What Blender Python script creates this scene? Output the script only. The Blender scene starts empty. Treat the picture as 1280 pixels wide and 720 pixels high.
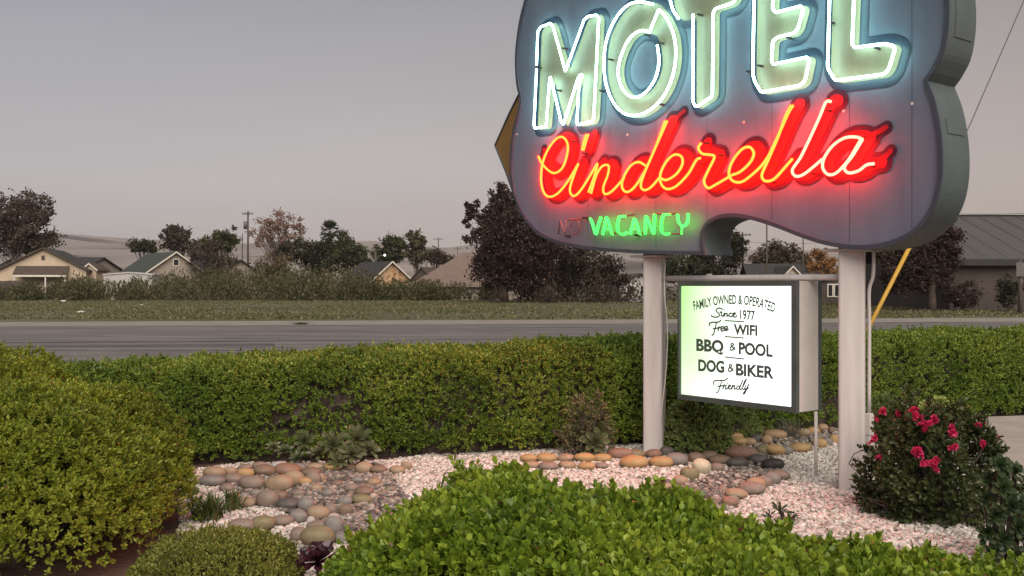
import bpy, bmesh, math, random
import numpy as np
from mathutils import Vector, Matrix

SC = bpy.context.scene
COL = SC.collection
PI = math.pi
RNG = np.random.default_rng(7)
random.seed(7)

# ------------------------------------------------------------------ camera
CAM_H, FPX, HORIZON = 1.6, 1250.0, 357.0
cam_data = bpy.data.cameras.new('camera')
cam = bpy.data.objects.new('camera', cam_data)
COL.objects.link(cam)
cam.location = (0, 0, CAM_H)
cam.rotation_euler = (math.radians(90), 0, 0)
cam_data.sensor_width = 36
cam_data.lens = 36 * FPX / 1280
cam_data.shift_y = -(360 - HORIZON) / 1280
cam_data.clip_end = 20000
SC.camera = cam

# ------------------------------------------------------------------ sky, sun, exposure
SUN_DIR = Vector((0.18, -0.80, 0.78)).normalized()      # towards the sun
world = bpy.data.worlds.new('World')
SC.world = world
world.use_nodes = True
wn, wl = world.node_tree.nodes, world.node_tree.links
wn.clear()
sky = wn.new('ShaderNodeTexSky')
sky.sky_type = 'NISHITA'
sky.sun_disc = False
sky.sun_elevation = math.asin(SUN_DIR.z)
sky.sun_rotation = math.atan2(SUN_DIR.x, SUN_DIR.y)
sky.air_density = 1.0
sky.dust_density = 0.6
hs = wn.new('ShaderNodeHueSaturation')
hs.inputs['Saturation'].default_value = 0.10
tint = wn.new('ShaderNodeMix'); tint.data_type = 'RGBA'; tint.blend_type = 'MULTIPLY'
tint.inputs['Factor'].default_value = 1.0
tc = wn.new('ShaderNodeTexCoord')
sx = wn.new('ShaderNodeSeparateXYZ')
ramp = wn.new('ShaderNodeValToRGB')
ramp.color_ramp.elements[0].position = 0.0
ramp.color_ramp.elements[0].color = (0.70, 0.60, 0.565, 1)
ramp.color_ramp.elements[1].position = 0.30
ramp.color_ramp.elements[1].color = (0.585, 0.585, 0.62, 1)
bg = wn.new('ShaderNodeBackground')
bg.inputs['Strength'].default_value = 0.096
wo = wn.new('ShaderNodeOutputWorld')
wl.new(sky.outputs[0], hs.inputs['Color'])
wl.new(tc.outputs['Generated'], sx.inputs[0])
wl.new(sx.outputs['Z'], ramp.inputs[0])
wl.new(hs.outputs[0], tint.inputs['A'])
wl.new(ramp.outputs[0], tint.inputs['B'])
# faint high streaks, and the warm side of the dusk towards +X
cm = wn.new('ShaderNodeMapping'); cm.inputs['Scale'].default_value = (1.2, 1.2, 7.0)
cn = wn.new('ShaderNodeTexNoise'); cn.inputs['Scale'].default_value = 1.6; cn.inputs['Detail'].default_value = 5
cr_ = wn.new('ShaderNodeMapRange'); cr_.inputs['To Min'].default_value = 0.93; cr_.inputs['To Max'].default_value = 1.07
wl.new(tc.outputs['Generated'], cm.inputs[0]); wl.new(cm.outputs[0], cn.inputs[0]); wl.new(cn.outputs[0], cr_.inputs[0])
wr = wn.new('ShaderNodeValToRGB')
wr.color_ramp.elements[0].position = 0.30; wr.color_ramp.elements[0].color = (0.92, 0.95, 0.975, 1)
wr.color_ramp.elements[1].position = 0.75; wr.color_ramp.elements[1].color = (1.0, 0.93, 0.86, 1)
wx = wn.new('ShaderNodeMath'); wx.operation = 'MULTIPLY_ADD'; wx.inputs[1].default_value = 0.5; wx.inputs[2].default_value = 0.5
wl.new(sx.outputs['X'], wx.inputs[0]); wl.new(wx.outputs[0], wr.inputs[0])
m1 = wn.new('ShaderNodeMix'); m1.data_type = 'RGBA'; m1.blend_type = 'MULTIPLY'; m1.inputs['Factor'].default_value = 1
m2 = wn.new('ShaderNodeMix'); m2.data_type = 'RGBA'; m2.blend_type = 'MULTIPLY'; m2.inputs['Factor'].default_value = 1
wl.new(tint.outputs['Result'], m1.inputs['A']); wl.new(cr_.outputs[0], m1.inputs['B'])
wl.new(m1.outputs['Result'], m2.inputs['A']); wl.new(wr.outputs[0], m2.inputs['B'])
wl.new(m2.outputs['Result'], bg.inputs['Color'])
wl.new(bg.outputs[0], wo.inputs[0])

sd = bpy.data.lights.new('sun', 'SUN')
sd.energy = 3.4
sd.angle = math.radians(60)
sd.color = (1.0, 0.885, 0.775)
sun = bpy.data.objects.new('sun', sd)
COL.objects.link(sun)
sun.location = (-20, -40, 30)
sun.rotation_euler = SUN_DIR.to_track_quat('Z', 'Y').to_euler()

vs = SC.view_settings
vs.view_transform = 'Standard'
vs.look = 'None'
vs.exposure = 0.36
vs.gamma = 1.0
vs.use_curve_mapping = False
SC.cycles.use_denoising = True
SC.cycles.max_bounces = 6
SC.cycles.diffuse_bounces = 3
SC.cycles.glossy_bounces = 2
SC.cycles.transmission_bounces = 3
SC.cycles.sample_clamp_indirect = 4.0
SC.cycles.caustics_reflective = False
SC.cycles.caustics_refractive = False


# ------------------------------------------------------------------ helpers: pixels of the 1280x720 photograph to places
def at(px, py, Y):
    return Vector(((px - 640) / FPX * Y, Y, CAM_H - (py - HORIZON) / FPX * Y))


def gp(px, py, z=0.0):
    Y = (CAM_H - z) * FPX / (py - HORIZON)
    return Vector(((px - 640) / FPX * Y, Y, z))


# ------------------------------------------------------------------ helpers: materials
def _mat(name):
    m = bpy.data.materials.new(name)
    m.use_nodes = True
    n = m.node_tree.nodes
    n.clear()
    return m, n, m.node_tree.links


def rgba(c):
    return (c[0], c[1], c[2], 1)


def mat(name, colours, scale=3.0, rough=0.7, bump=0.0, bscale=None, metal=0.0, detail=6, spec=0.4, coord='Object', stretch=(1, 1, 1), lo=0.3, hi=0.7):
    """Noise-varied paint / stone / earth: two or three colours blended by noise, plus bump."""
    m, n, l = _mat(name)
    out = n.new('ShaderNodeOutputMaterial')
    p = n.new('ShaderNodeBsdfPrincipled')
    l.new(p.outputs[0], out.inputs[0])
    p.inputs['Roughness'].default_value = rough
    p.inputs['Metallic'].default_value = metal
    p.inputs['Specular IOR Level'].default_value = spec
    t = n.new('ShaderNodeTexCoord')
    mp = n.new('ShaderNodeMapping')
    mp.inputs['Scale'].default_value = stretch
    l.new(t.outputs[coord], mp.inputs[0])
    nz = n.new('ShaderNodeTexNoise')
    nz.inputs['Scale'].default_value = scale
    nz.inputs['Detail'].default_value = detail
    nz.inputs['Roughness'].default_value = 0.65
    l.new(mp.outputs[0], nz.inputs[0])
    r = n.new('ShaderNodeValToRGB')
    el = r.color_ramp.elements
    el[0].position, el[1].position = lo, hi
    el[0].color, el[1].color = rgba(colours[0]), rgba(colours[-1])
    if len(colours) == 3:
        e = el.new((lo + hi) / 2)
        e.color = rgba(colours[1])
    l.new(nz.outputs[0], r.inputs[0])
    l.new(r.outputs[0], p.inputs['Base Color'])
    if bump:
        b = n.new('ShaderNodeBump')
        b.inputs['Strength'].default_value = bump
        b.inputs['Distance'].default_value = 0.02
        nb = n.new('ShaderNodeTexNoise')
        nb.inputs['Scale'].default_value = bscale or scale * 6
        nb.inputs['Detail'].default_value = 5
        l.new(mp.outputs[0], nb.inputs[0])
        l.new(nb.outputs[0], b.inputs['Height'])
        l.new(b.outputs[0], p.inputs['Normal'])
    return m


def leaf_mat(name, colours, trans=0.3, rough=0.45, noise=0.8, spec=0.35, dead=0.005):
    """Leaves: every leaf its own tone, drifting with slow noise across the plant, light passing through."""
    m, n, l = _mat(name)
    out = n.new('ShaderNodeOutputMaterial')
    g = n.new('ShaderNodeNewGeometry')
    t = n.new('ShaderNodeTexCoord')
    nz = n.new('ShaderNodeTexNoise')
    nz.inputs['Scale'].default_value = noise
    nz.inputs['Detail'].default_value = 4
    l.new(t.outputs['Object'], nz.inputs[0])
    a = n.new('ShaderNodeMath'); a.operation = 'MULTIPLY'; a.inputs[1].default_value = 0.55
    l.new(g.outputs['Random Per Island'], a.inputs[0])
    b = n.new('ShaderNodeMath'); b.operation = 'MULTIPLY_ADD'; b.inputs[1].default_value = 1.3
    l.new(nz.outputs[0], b.inputs[0])
    c = n.new('ShaderNodeMath'); c.operation = 'SUBTRACT'; c.inputs[1].default_value = 0.4
    l.new(a.outputs[0], b.inputs[2])
    l.new(b.outputs[0], c.inputs[0])
    r = n.new('ShaderNodeValToRGB')
    el = r.color_ramp.elements
    k = len(colours)
    el[0].color, el[1].color = rgba(colours[0]), rgba(colours[-1])
    for i in range(1, k - 1):
        e = el.new(i / (k - 1)); e.color = rgba(colours[i])
    l.new(c.outputs[0], r.inputs[0])
    gt = n.new('ShaderNodeMath'); gt.operation = 'GREATER_THAN'; gt.inputs[1].default_value = 1 - dead
    l.new(g.outputs['Random Per Island'], gt.inputs[0])
    dm = n.new('ShaderNodeMix'); dm.data_type = 'RGBA'
    dm.inputs['B'].default_value = (0.17, 0.095, 0.045, 1)
    l.new(gt.outputs[0], dm.inputs['Factor']); l.new(r.outputs[0], dm.inputs['A'])
    p = n.new('ShaderNodeBsdfPrincipled')
    p.inputs['Roughness'].default_value = rough
    p.inputs['Specular IOR Level'].default_value = spec
    r_out = dm.outputs['Result']
    l.new(r_out, p.inputs['Base Color'])
    tr = n.new('ShaderNodeBsdfTranslucent')
    l.new(r_out, tr.inputs['Color'])
    mx = n.new('ShaderNodeMixShader')
    mx.inputs[0].default_value = trans
    l.new(p.outputs[0], mx.inputs[1]); l.new(tr.outputs[0], mx.inputs[2])
    l.new(mx.outputs[0], out.inputs[0])
    return m


def island_mat(name, colours, rough=0.7, spec=0.4, const=True, noise=25):
    """Pebbles: each island one of several colours, mottled a little."""
    m, n, l = _mat(name)
    out = n.new('ShaderNodeOutputMaterial')
    g = n.new('ShaderNodeNewGeometry')
    r = n.new('ShaderNodeValToRGB')
    r.color_ramp.interpolation = 'CONSTANT' if const else 'LINEAR'
    el = r.color_ramp.elements
    k = len(colours)
    el[0].color = rgba(colours[0])
    el[1].position = (k - 1) / k
    el[1].color = rgba(colours[-1])
    for i in range(1, k - 1):
        e = el.new(i / k); e.color = rgba(colours[i])
    l.new(g.outputs['Random Per Island'], r.inputs[0])
    t = n.new('ShaderNodeTexCoord')
    nz = n.new('ShaderNodeTexNoise'); nz.inputs['Scale'].default_value = noise; nz.inputs['Detail'].default_value = 5
    l.new(t.outputs['Object'], nz.inputs[0])
    mr = n.new('ShaderNodeMapRange'); mr.inputs['To Min'].default_value = 0.7; mr.inputs['To Max'].default_value = 1.25
    l.new(nz.outputs[0], mr.inputs[0])
    mx = n.new('ShaderNodeMix'); mx.data_type = 'RGBA'; mx.blend_type = 'MULTIPLY'; mx.inputs['Factor'].default_value = 1
    l.new(r.outputs[0], mx.inputs['A']); l.new(mr.outputs[0], mx.inputs['B'])
    p = n.new('ShaderNodeBsdfPrincipled')
    p.inputs['Roughness'].default_value = rough
    p.inputs['Specular IOR Level'].default_value = spec
    l.new(mx.outputs['Result'], p.inputs['Base Color'])
    l.new(p.outputs[0], out.inputs[0])
    return m


def glow_mat(name, colour, strength):
    m, n, l = _mat(name)
    out = n.new('ShaderNodeOutputMaterial')
    e = n.new('ShaderNodeEmission')
    e.inputs[0].default_value = rgba(colour)
    e.inputs[1].default_value = strength
    l.new(e.outputs[0], out.inputs[0])
    return m


def flat_mat(name, c, rough=0.6, metal=0.0, spec=0.4):
    d = tuple(x * 0.82 for x in c)
    u = tuple(min(1, x * 1.12) for x in c)
    return mat(name, [d, u], scale=7, rough=rough, metal=metal, spec=spec)


# ------------------------------------------------------------------ helpers: objects
def tag(o, label=None, cat=None, group=None, kind=None):
    if label: o['label'] = label
    if cat: o['category'] = cat
    if group: o['group'] = group
    if kind: o['kind'] = kind
    return o


def thing(name, label, cat, loc=(0, 0, 0), rz=0.0, group=None):
    o = bpy.data.objects.new(name, None)
    o.empty_display_size = 0.1
    COL.objects.link(o)
    o.location = loc
    o.rotation_euler = (0, 0, rz)
    return tag(o, label, cat, group)


class MB:
    """Collects vertices and faces, then links them as one mesh object."""
    def __init__(self):
        self.v, self.f, self.n = [], [], 0

    def add(self, v, f):
        v = np.asarray(v, float).reshape(-1, 3)
        self.v.append(v)
        self.f.append((np.asarray(f) + self.n) if isinstance(f, np.ndarray) else [[i + self.n for i in q] for q in f])
        self.n += len(v)
        return self

    def box(self, c, s, rz=0.0, axes=None):
        sx_, sy_, sz_ = [q / 2 for q in s]
        p = np.array([(x, y, z) for z in (-sz_, sz_) for x, y in ((-sx_, -sy_), (sx_, -sy_), (sx_, sy_), (-sx_, sy_))])
        if axes is not None:
            p = p @ np.array(axes)
        elif rz:
            k, q = math.cos(rz), math.sin(rz)
            p = p @ np.array([[k, q, 0], [-q, k, 0], [0, 0, 1]])
        return self.add(p + np.array(c), [[3, 2, 1, 0], [4, 5, 6, 7], [0, 1, 5, 4], [1, 2, 6, 5], [2, 3, 7, 6], [3, 0, 4, 7]])

    def tube(self, path, r, sides=8, closed=False, caps=True):
        P = np.asarray(path, float)
        n = len(P)
        R = np.full(n, r) if np.isscalar(r) else np.asarray(r, float)
        if closed:
            T = np.roll(P, -1, 0) - np.roll(P, 1, 0)
        else:
            T = np.gradient(P, axis=0)
        T /= np.linalg.norm(T, axis=1)[:, None] + 1e-12
        a = np.array([0, 0, 1.0]) if abs(T[0][2]) < 0.9 else np.array([1.0, 0, 0])
        U = np.zeros_like(P)
        u = a - T[0] * a.dot(T[0])
        for i in range(n):
            u = u - T[i] * u.dot(T[i])
            u /= np.linalg.norm(u) + 1e-12
            U[i] = u
        W = np.cross(T, U)
        th = np.arange(sides) / sides * 2 * PI
        V = P[:, None] + R[:, None, None] * (np.cos(th)[None, :, None] * U[:, None] + np.sin(th)[None, :, None] * W[:, None])
        F = []
        m = n if closed else n - 1
        for i in range(m):
            j = (i + 1) % n
            for k in range(sides):
                k2 = (k + 1) % sides
                F.append([i * sides + k, i * sides + k2, j * sides + k2, j * sides + k])
        if not closed and caps:
            F.append(list(range(sides))[::-1])
            F.append([(n - 1) * sides + k for k in range(sides)])
        return self.add(V.reshape(-1, 3), F)

    def quad(self, pts):
        return self.add(pts, [list(range(len(pts)))])

    def prism(self, pts, dvec):
        """polygon pts (3D, planar) extruded by dvec"""
        p = np.asarray(pts, float); n = len(p)
        v = np.vstack([p, p + np.asarray(dvec, float)])
        f = [list(range(n))[::-1], [n + i for i in range(n)]] + [[i, (i + 1) % n, n + (i + 1) % n, n + i] for i in range(n)]
        return self.add(v, f)

    def build(self, name, material, parent=None, smooth=False, bevel=0.0, recalc=True):
        me = bpy.data.meshes.new(name)
        V = np.vstack(self.v)
        alls = all(isinstance(f, np.ndarray) for f in self.f)
        if alls:
            F = np.vstack(self.f)
            k = F.shape[1]
            me.vertices.add(len(V)); me.vertices.foreach_set('co', V.astype(np.float32).ravel())
            me.loops.add(F.size); me.loops.foreach_set('vertex_index', F.astype(np.int32).ravel())
            me.polygons.add(len(F)); me.polygons.foreach_set('loop_start', np.arange(0, F.size, k, dtype=np.int32))
            me.update(calc_edges=True)
            me.validate()
        else:
            me.from_pydata(V.tolist(), [], [list(map(int, q)) for f in self.f for q in f])
            me.update()
            if recalc or bevel:
                bm = bmesh.new(); bm.from_mesh(me)
                if recalc:
                    bmesh.ops.recalc_face_normals(bm, faces=bm.faces)
                if bevel:
                    ed = [e for e in bm.edges if len(e.link_faces) == 2 and e.calc_face_angle(0) > 0.6]
                    bmesh.ops.bevel(bm, geom=ed, offset=bevel, segments=2, affect='EDGES', profile=0.5)
                bm.to_mesh(me); bm.free()
        if smooth:
            me.polygons.foreach_set('use_smooth', np.ones(len(me.polygons), dtype=bool))
        for mm in (material if isinstance(material, (list, tuple)) else [material]):
            me.materials.append(mm)
        o = bpy.data.objects.new(name, me)
        COL.objects.link(o)
        if parent is not None:
            o.parent = parent
        return o


def rel(parent, mb):
    """shift a mesh collector's world-space vertices into the local space of its (unrotated or rotated) thing"""
    k, q = math.cos(-parent.rotation_euler.z), math.sin(-parent.rotation_euler.z)
    M = np.array([[k, q, 0], [-q, k, 0], [0, 0, 1]])
    mb.v = [(v - np.array(parent.location)) @ M for v in mb.v]
    return mb


def smooth_path(pts, closed=False, step=4):
    P = [np.asarray(p, float) for p in pts]
    n = len(P); out = []
    for i in range(n if closed else n - 1):
        if closed:
            p0, p1, p2, p3 = P[(i - 1) % n], P[i], P[(i + 1) % n], P[(i + 2) % n]
        else:
            p1, p2 = P[i], P[i + 1]
            p0 = P[i - 1] if i > 0 else 2 * p1 - p2
            p3 = P[i + 2] if i + 2 < n else 2 * p2 - p1
        for k in range(step):
            t = k / step
            out.append(0.5 * ((2 * p1) + (-p0 + p2) * t + (2 * p0 - 5 * p1 + 4 * p2 - p3) * t * t + (-p0 + 3 * p1 - 3 * p2 + p3) * t ** 3))
    if not closed:
        out.append(P[-1])
    return np.array(out)


def round_corners(pts, r, closed=True, k=4):
    """polyline with its corners rounded by radius-like distance r"""
    P = [np.asarray(p, float) for p in pts]
    n = len(P); out = []
    for i in range(n):
        if not closed and i in (0, n - 1):
            out.append(P[i]); continue
        a, b, c = P[i - 1], P[i], P[(i + 1) % n]
        la, lc = np.linalg.norm(a - b), np.linalg.norm(c - b)
        d = min(r, la * 0.45, lc * 0.45)
        s, e = b + (a - b) / (la + 1e-9) * d, b + (c - b) / (lc + 1e-9) * d
        for j in range(k + 1):
            t = j / k
            out.append((1 - t) ** 2 * s + 2 * t * (1 - t) * b + t * t * e)
    return np.array(out)


def snoise(P, scale, seed, octaves=3):
    r = np.random.default_rng(seed)
    o = np.zeros(len(P)); amp = 1.0; tot = 0
    for _ in range(octaves):
        for _ in range(3):
            k = r.normal(size=3); k /= np.linalg.norm(k)
            o += amp * np.sin(P @ (k * scale) + r.uniform(0, 6.28))
        tot += amp * 1.7
        amp *= 0.6; scale *= 1.9
    return o / tot


# -- flat painted sheets cut by marching squares from a distance field (lettering, outlines)
def seg_dist(G, path, closed):
    P = np.asarray(path, float)
    A = P if closed else P[:-1]
    B = np.roll(P, -1, 0) if closed else P[1:]
    d = np.full(len(G), 1e9)
    for a, b in zip(A, B):
        ab = b - a
        t = np.clip(((G - a) @ ab) / (ab @ ab + 1e-12), 0, 1)
        d = np.minimum(d, np.linalg.norm(G - (a + t[:, None] * ab), axis=1))
    return d


def inside(G, path):
    P = np.asarray(path, float)
    c = np.zeros(len(G), bool)
    for a, b in zip(P, np.roll(P, -1, 0)):
        if abs(a[1] - b[1]) < 1e-12: continue
        m = (a[1] > G[:, 1]) != (b[1] > G[:, 1])
        x = (b[0] - a[0]) * (G[:, 1] - a[1]) / (b[1] - a[1]) + a[0]
        c ^= m & (G[:, 0] < x)
    return c


def sheet2d(fields, res):
    """fields: list of (kind, paths, r): 'fill' closed outlines grown by r (even-odd), 'stroke' lines of half width r.
    Returns 2D verts and faces of the union."""
    allp = np.vstack([np.asarray(p) for f in fields for p in f[1]])
    rm = max(f[2] for f in fields) + 2 * res
    x0, y0 = allp.min(0) - rm; x1, y1 = allp.max(0) + rm
    nx, ny = int((x1 - x0) / res) + 2, int((y1 - y0) / res) + 2
    gx, gy = np.meshgrid(x0 + np.arange(nx) * res, y0 + np.arange(ny) * res)
    G = np.stack([gx.ravel(), gy.ravel()], 1)
    D = np.full(len(G), 1e9)
    for kind, paths, r in fields:
        if kind == 'stroke':
            for p in paths:
                D = np.minimum(D, seg_dist(G, p, False) - r)
        else:
            d = np.full(len(G), 1e9); ins = np.zeros(len(G), bool)
            for p in paths:
                d = np.minimum(d, seg_dist(G, p, True)); ins ^= inside(G, p)
            D = np.minimum(D, np.where(ins, -d, d) - r)
    D = D.reshape(ny, nx)
    D[np.abs(D) < 1e-6] = 1e-6
    V, F, key = [], [], {}

    def vert(k, p):
        if k not in key:
            key[k] = len(V); V.append(p)
        return key[k]
    neg = D < 0
    cells = neg[:-1, :-1] | neg[1:, :-1] | neg[:-1, 1:] | neg[1:, 1:]
    for j, i in zip(*np.nonzero(cells)):
        cs = [(j, i), (j, i + 1), (j + 1, i + 1), (j + 1, i)]
        poly = []
        for q in range(4):
            a, b = cs[q], cs[(q + 1) % 4]
            da, db = D[a], D[b]
            if da < 0:
                poly.append(vert(a, (x0 + a[1] * res, y0 + a[0] * res)))
            if (da < 0) != (db < 0):
                t = da / (da - db)
                k = (a, b) if a < b else (b, a)
                poly.append(vert(k, (x0 + (a[1] + (b[1] - a[1]) * t) * res, y0 + (a[0] + (b[0] - a[0]) * t) * res)))
        if len(poly) >= 3:
            F.append(poly)
    return np.array(V), F


# ------------------------------------------------------------------ helpers: leaves
LEAF = np.array([(0, 0, 0), (0.40, 0.32, 0.10), (0.46, 0.68, 0.12), (0, 1, -0.05), (-0.46, 0.68, 0.12), (-0.40, 0.32, 0.10)], float)
LEAF_F = np.array([[0, 1, 2, 3], [0, 3, 4, 5]])
DIAMOND = np.array([(0, 0, 0), (0.5, 0.5, 0.05), (0, 1, 0), (-0.5, 0.5, -0.05)], float)
DIAMOND_F = np.array([[0, 1, 2, 3]])


def unit(v):
    return v / (np.linalg.norm(v, axis=-1, keepdims=True) + 1e-12)


def leaves(P, D, N, L, W, tmpl=LEAF, faces=LEAF_F):
    """P positions, D leaf axis, N leaf normal, L lengths, W widths -> verts, faces"""
    D = unit(D)
    X = unit(np.cross(D, N))
    Z = np.cross(X, D)
    n = len(P)
    V = P[:, None] + tmpl[None, :, 0, None] * (W[:, None, None] * X[:, None]) + tmpl[None, :, 1, None] * (L[:, None, None] * D[:, None]) + tmpl[None, :, 2, None] * (W[:, None, None] * Z[:, None])
    F = faces[None] + (np.arange(n) * len(tmpl))[:, None, None]
    return V.reshape(-1, 3), F.reshape(-1, faces.shape[1])


def sprigs(P, A, size, k, leaf_l, leaf_w, rng, tmpl=LEAF, faces=LEAF_F, spread=(0.35, 1.25)):
    """a sprig of k leaves round each axis A"""
    n = len(P)
    A = unit(A)
    ref = np.where(np.abs(A[:, 2:3]) < 0.9, np.array([[0, 0, 1.0]]), np.array([[1.0, 0, 0]]))
    U = unit(np.cross(A, ref)); W = np.cross(A, U)
    ph = rng.uniform(0, 6.28, n)[:, None] + np.arange(k)[None] * 2.39996 + rng.normal(0, 0.25, (n, k))
    t = (np.arange(k) + 0.5) / k
    th = spread[1] + (spread[0] - spread[1]) * t[None] + rng.normal(0, 0.15, (n, k))
    rad = np.cos(ph)[..., None] * U[:, None] + np.sin(ph)[..., None] * W[:, None]
    D = np.cos(th)[..., None] * A[:, None] + np.sin(th)[..., None] * rad
    N = np.cos(th)[..., None] * -rad + np.sin(th)[..., None] * A[:, None]
    N = N + rng.normal(0, 0.25, N.shape)
    size = np.broadcast_to(size, (n,))
    pos = P[:, None] + (A * size[:, None])[:, None] * (t[None, :, None] - 0.4)
    L = leaf_l * rng.lognormal(-0.08, 0.24, (n, k)) * (1.08 - 0.35 * np.abs(t - 0.45)[None])
    Wd = leaf_w * rng.uniform(0.75, 1.15, (n, k))
    return leaves(pos.reshape(-1, 3), D.reshape(-1, 3), N.reshape(-1, 3), L.ravel(), Wd.ravel(), tmpl, faces)


def ico(sub):
    bm = bmesh.new()
    bmesh.ops.create_icosphere(bm, subdivisions=sub, radius=1)
    v = np.array([q.co[:] for q in bm.verts]); f = np.array([[q.index for q in p.verts] for p in bm.faces])
    bm.free()
    return v, f


def blob_core(c, r, seed, amp=0.15, sub=4, zmin=0.0):
    v, f = ico(sub)
    k = 1 + amp * snoise(v, 3.0, seed)
    p = v * np.array(r) * k[:, None] + np.array(c)
    p[:, 2] = np.maximum(p[:, 2], zmin)
    return p, f


def twigs(mb, n, base, target_fn, rng, r0=0.008, bend=0.12, sides=4):
    for _ in range(n):
        b, e = base(rng), target_fn(rng)
        mid = (b + e) / 2 + rng.normal(0, bend, 3)
        mb.tube(smooth_path([b, mid, e], step=3), np.linspace(r0, r0 * 0.3, 7), sides=sides, caps=False)


def shrub(name, label, cat, c, r, H, n, mat_leaf, mat_twig, seed, leaf_l=0.03, leaf_w=0.017, k=8, power=0.75, ntwig=60, gap=0.5, lump=0.10,
          tipup=0.6, core=0.72, bare_low=0.0, sub_group=None, spread=(0.35, 1.25)):
    """Dense round shrub standing at c: superellipsoid shell of leaf sprigs, twigs and a dark twig heart inside."""
    rng = np.random.default_rng(seed)
    t = thing(name, label, cat, c, group=sub_group)
    d = unit(rng.normal(size=(n, 3)))
    d[:, 2] = np.abs(d[:, 2]) * 1.0 - 0.12
    d = unit(d)
    sg = np.sign(d) * np.abs(d) ** power
    # scale to a superellipsoid
    q = (np.abs(d) ** (2 / power)).sum(1) ** (-power / 2)
    s = d * q[:, None]
    nz = snoise(d * 2.0, 3.2, seed) * 0.6 + snoise(d * 2, 9.0, seed + 1) * 0.4
    depth = 1 + lump * nz - rng.choice([0.0, 1.0], n, p=[0.6, 0.4]) * rng.uniform(0, 0.2, n) - np.abs(rng.normal(0, 0.03, n))
    P = s * depth[:, None] * np.array([r[0], r[1], H])
    nrm = unit(d / np.array([r[0], r[1], H]))
    keep = (nz + rng.normal(0, 0.35, n)) > -gap
    if bare_low:
        keep &= (P[:, 2] / H > bare_low * rng.uniform(0, 1, n) ** 0.6)
    keep &= P[:, 2] > 0.02
    P, nrm = P[keep], nrm[keep]
    A = nrm + np.array([0, 0, tipup]) + rng.normal(0, 0.35, P.shape)
    P = P + unit(A) * (np.where(rng.uniform(size=len(P)) < 0.07, rng.uniform(0.01, 0.055, len(P)), 0) * min(1.0, H * 1.6))[:, None]
    v, f = sprigs(P, A, leaf_l * 1.6, k, leaf_l, leaf_w, rng, spread=spread)
    MB().add(v, f).build('foliage', mat_leaf, t)
    mb = MB()
    cv, cf = blob_core((0, 0, 0.0), (r[0] * core, r[1] * core, H * core), seed + 5, 0.12, 4)
    # superellipsoid heart
    mb.add(cv, cf.tolist())
    twigs(mb, ntwig, lambda g: np.array([g.normal(0, 0.12 * r[0]), g.normal(0, 0.12 * r[1]), 0.0]),
          lambda g: P[g.integers(len(P))] * g.uniform(0.85, 1.02), rng, r0=0.004 + 0.004 * min(1, H))
    mb.build('branches', mat_twig, t, recalc=False)
    return t


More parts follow.
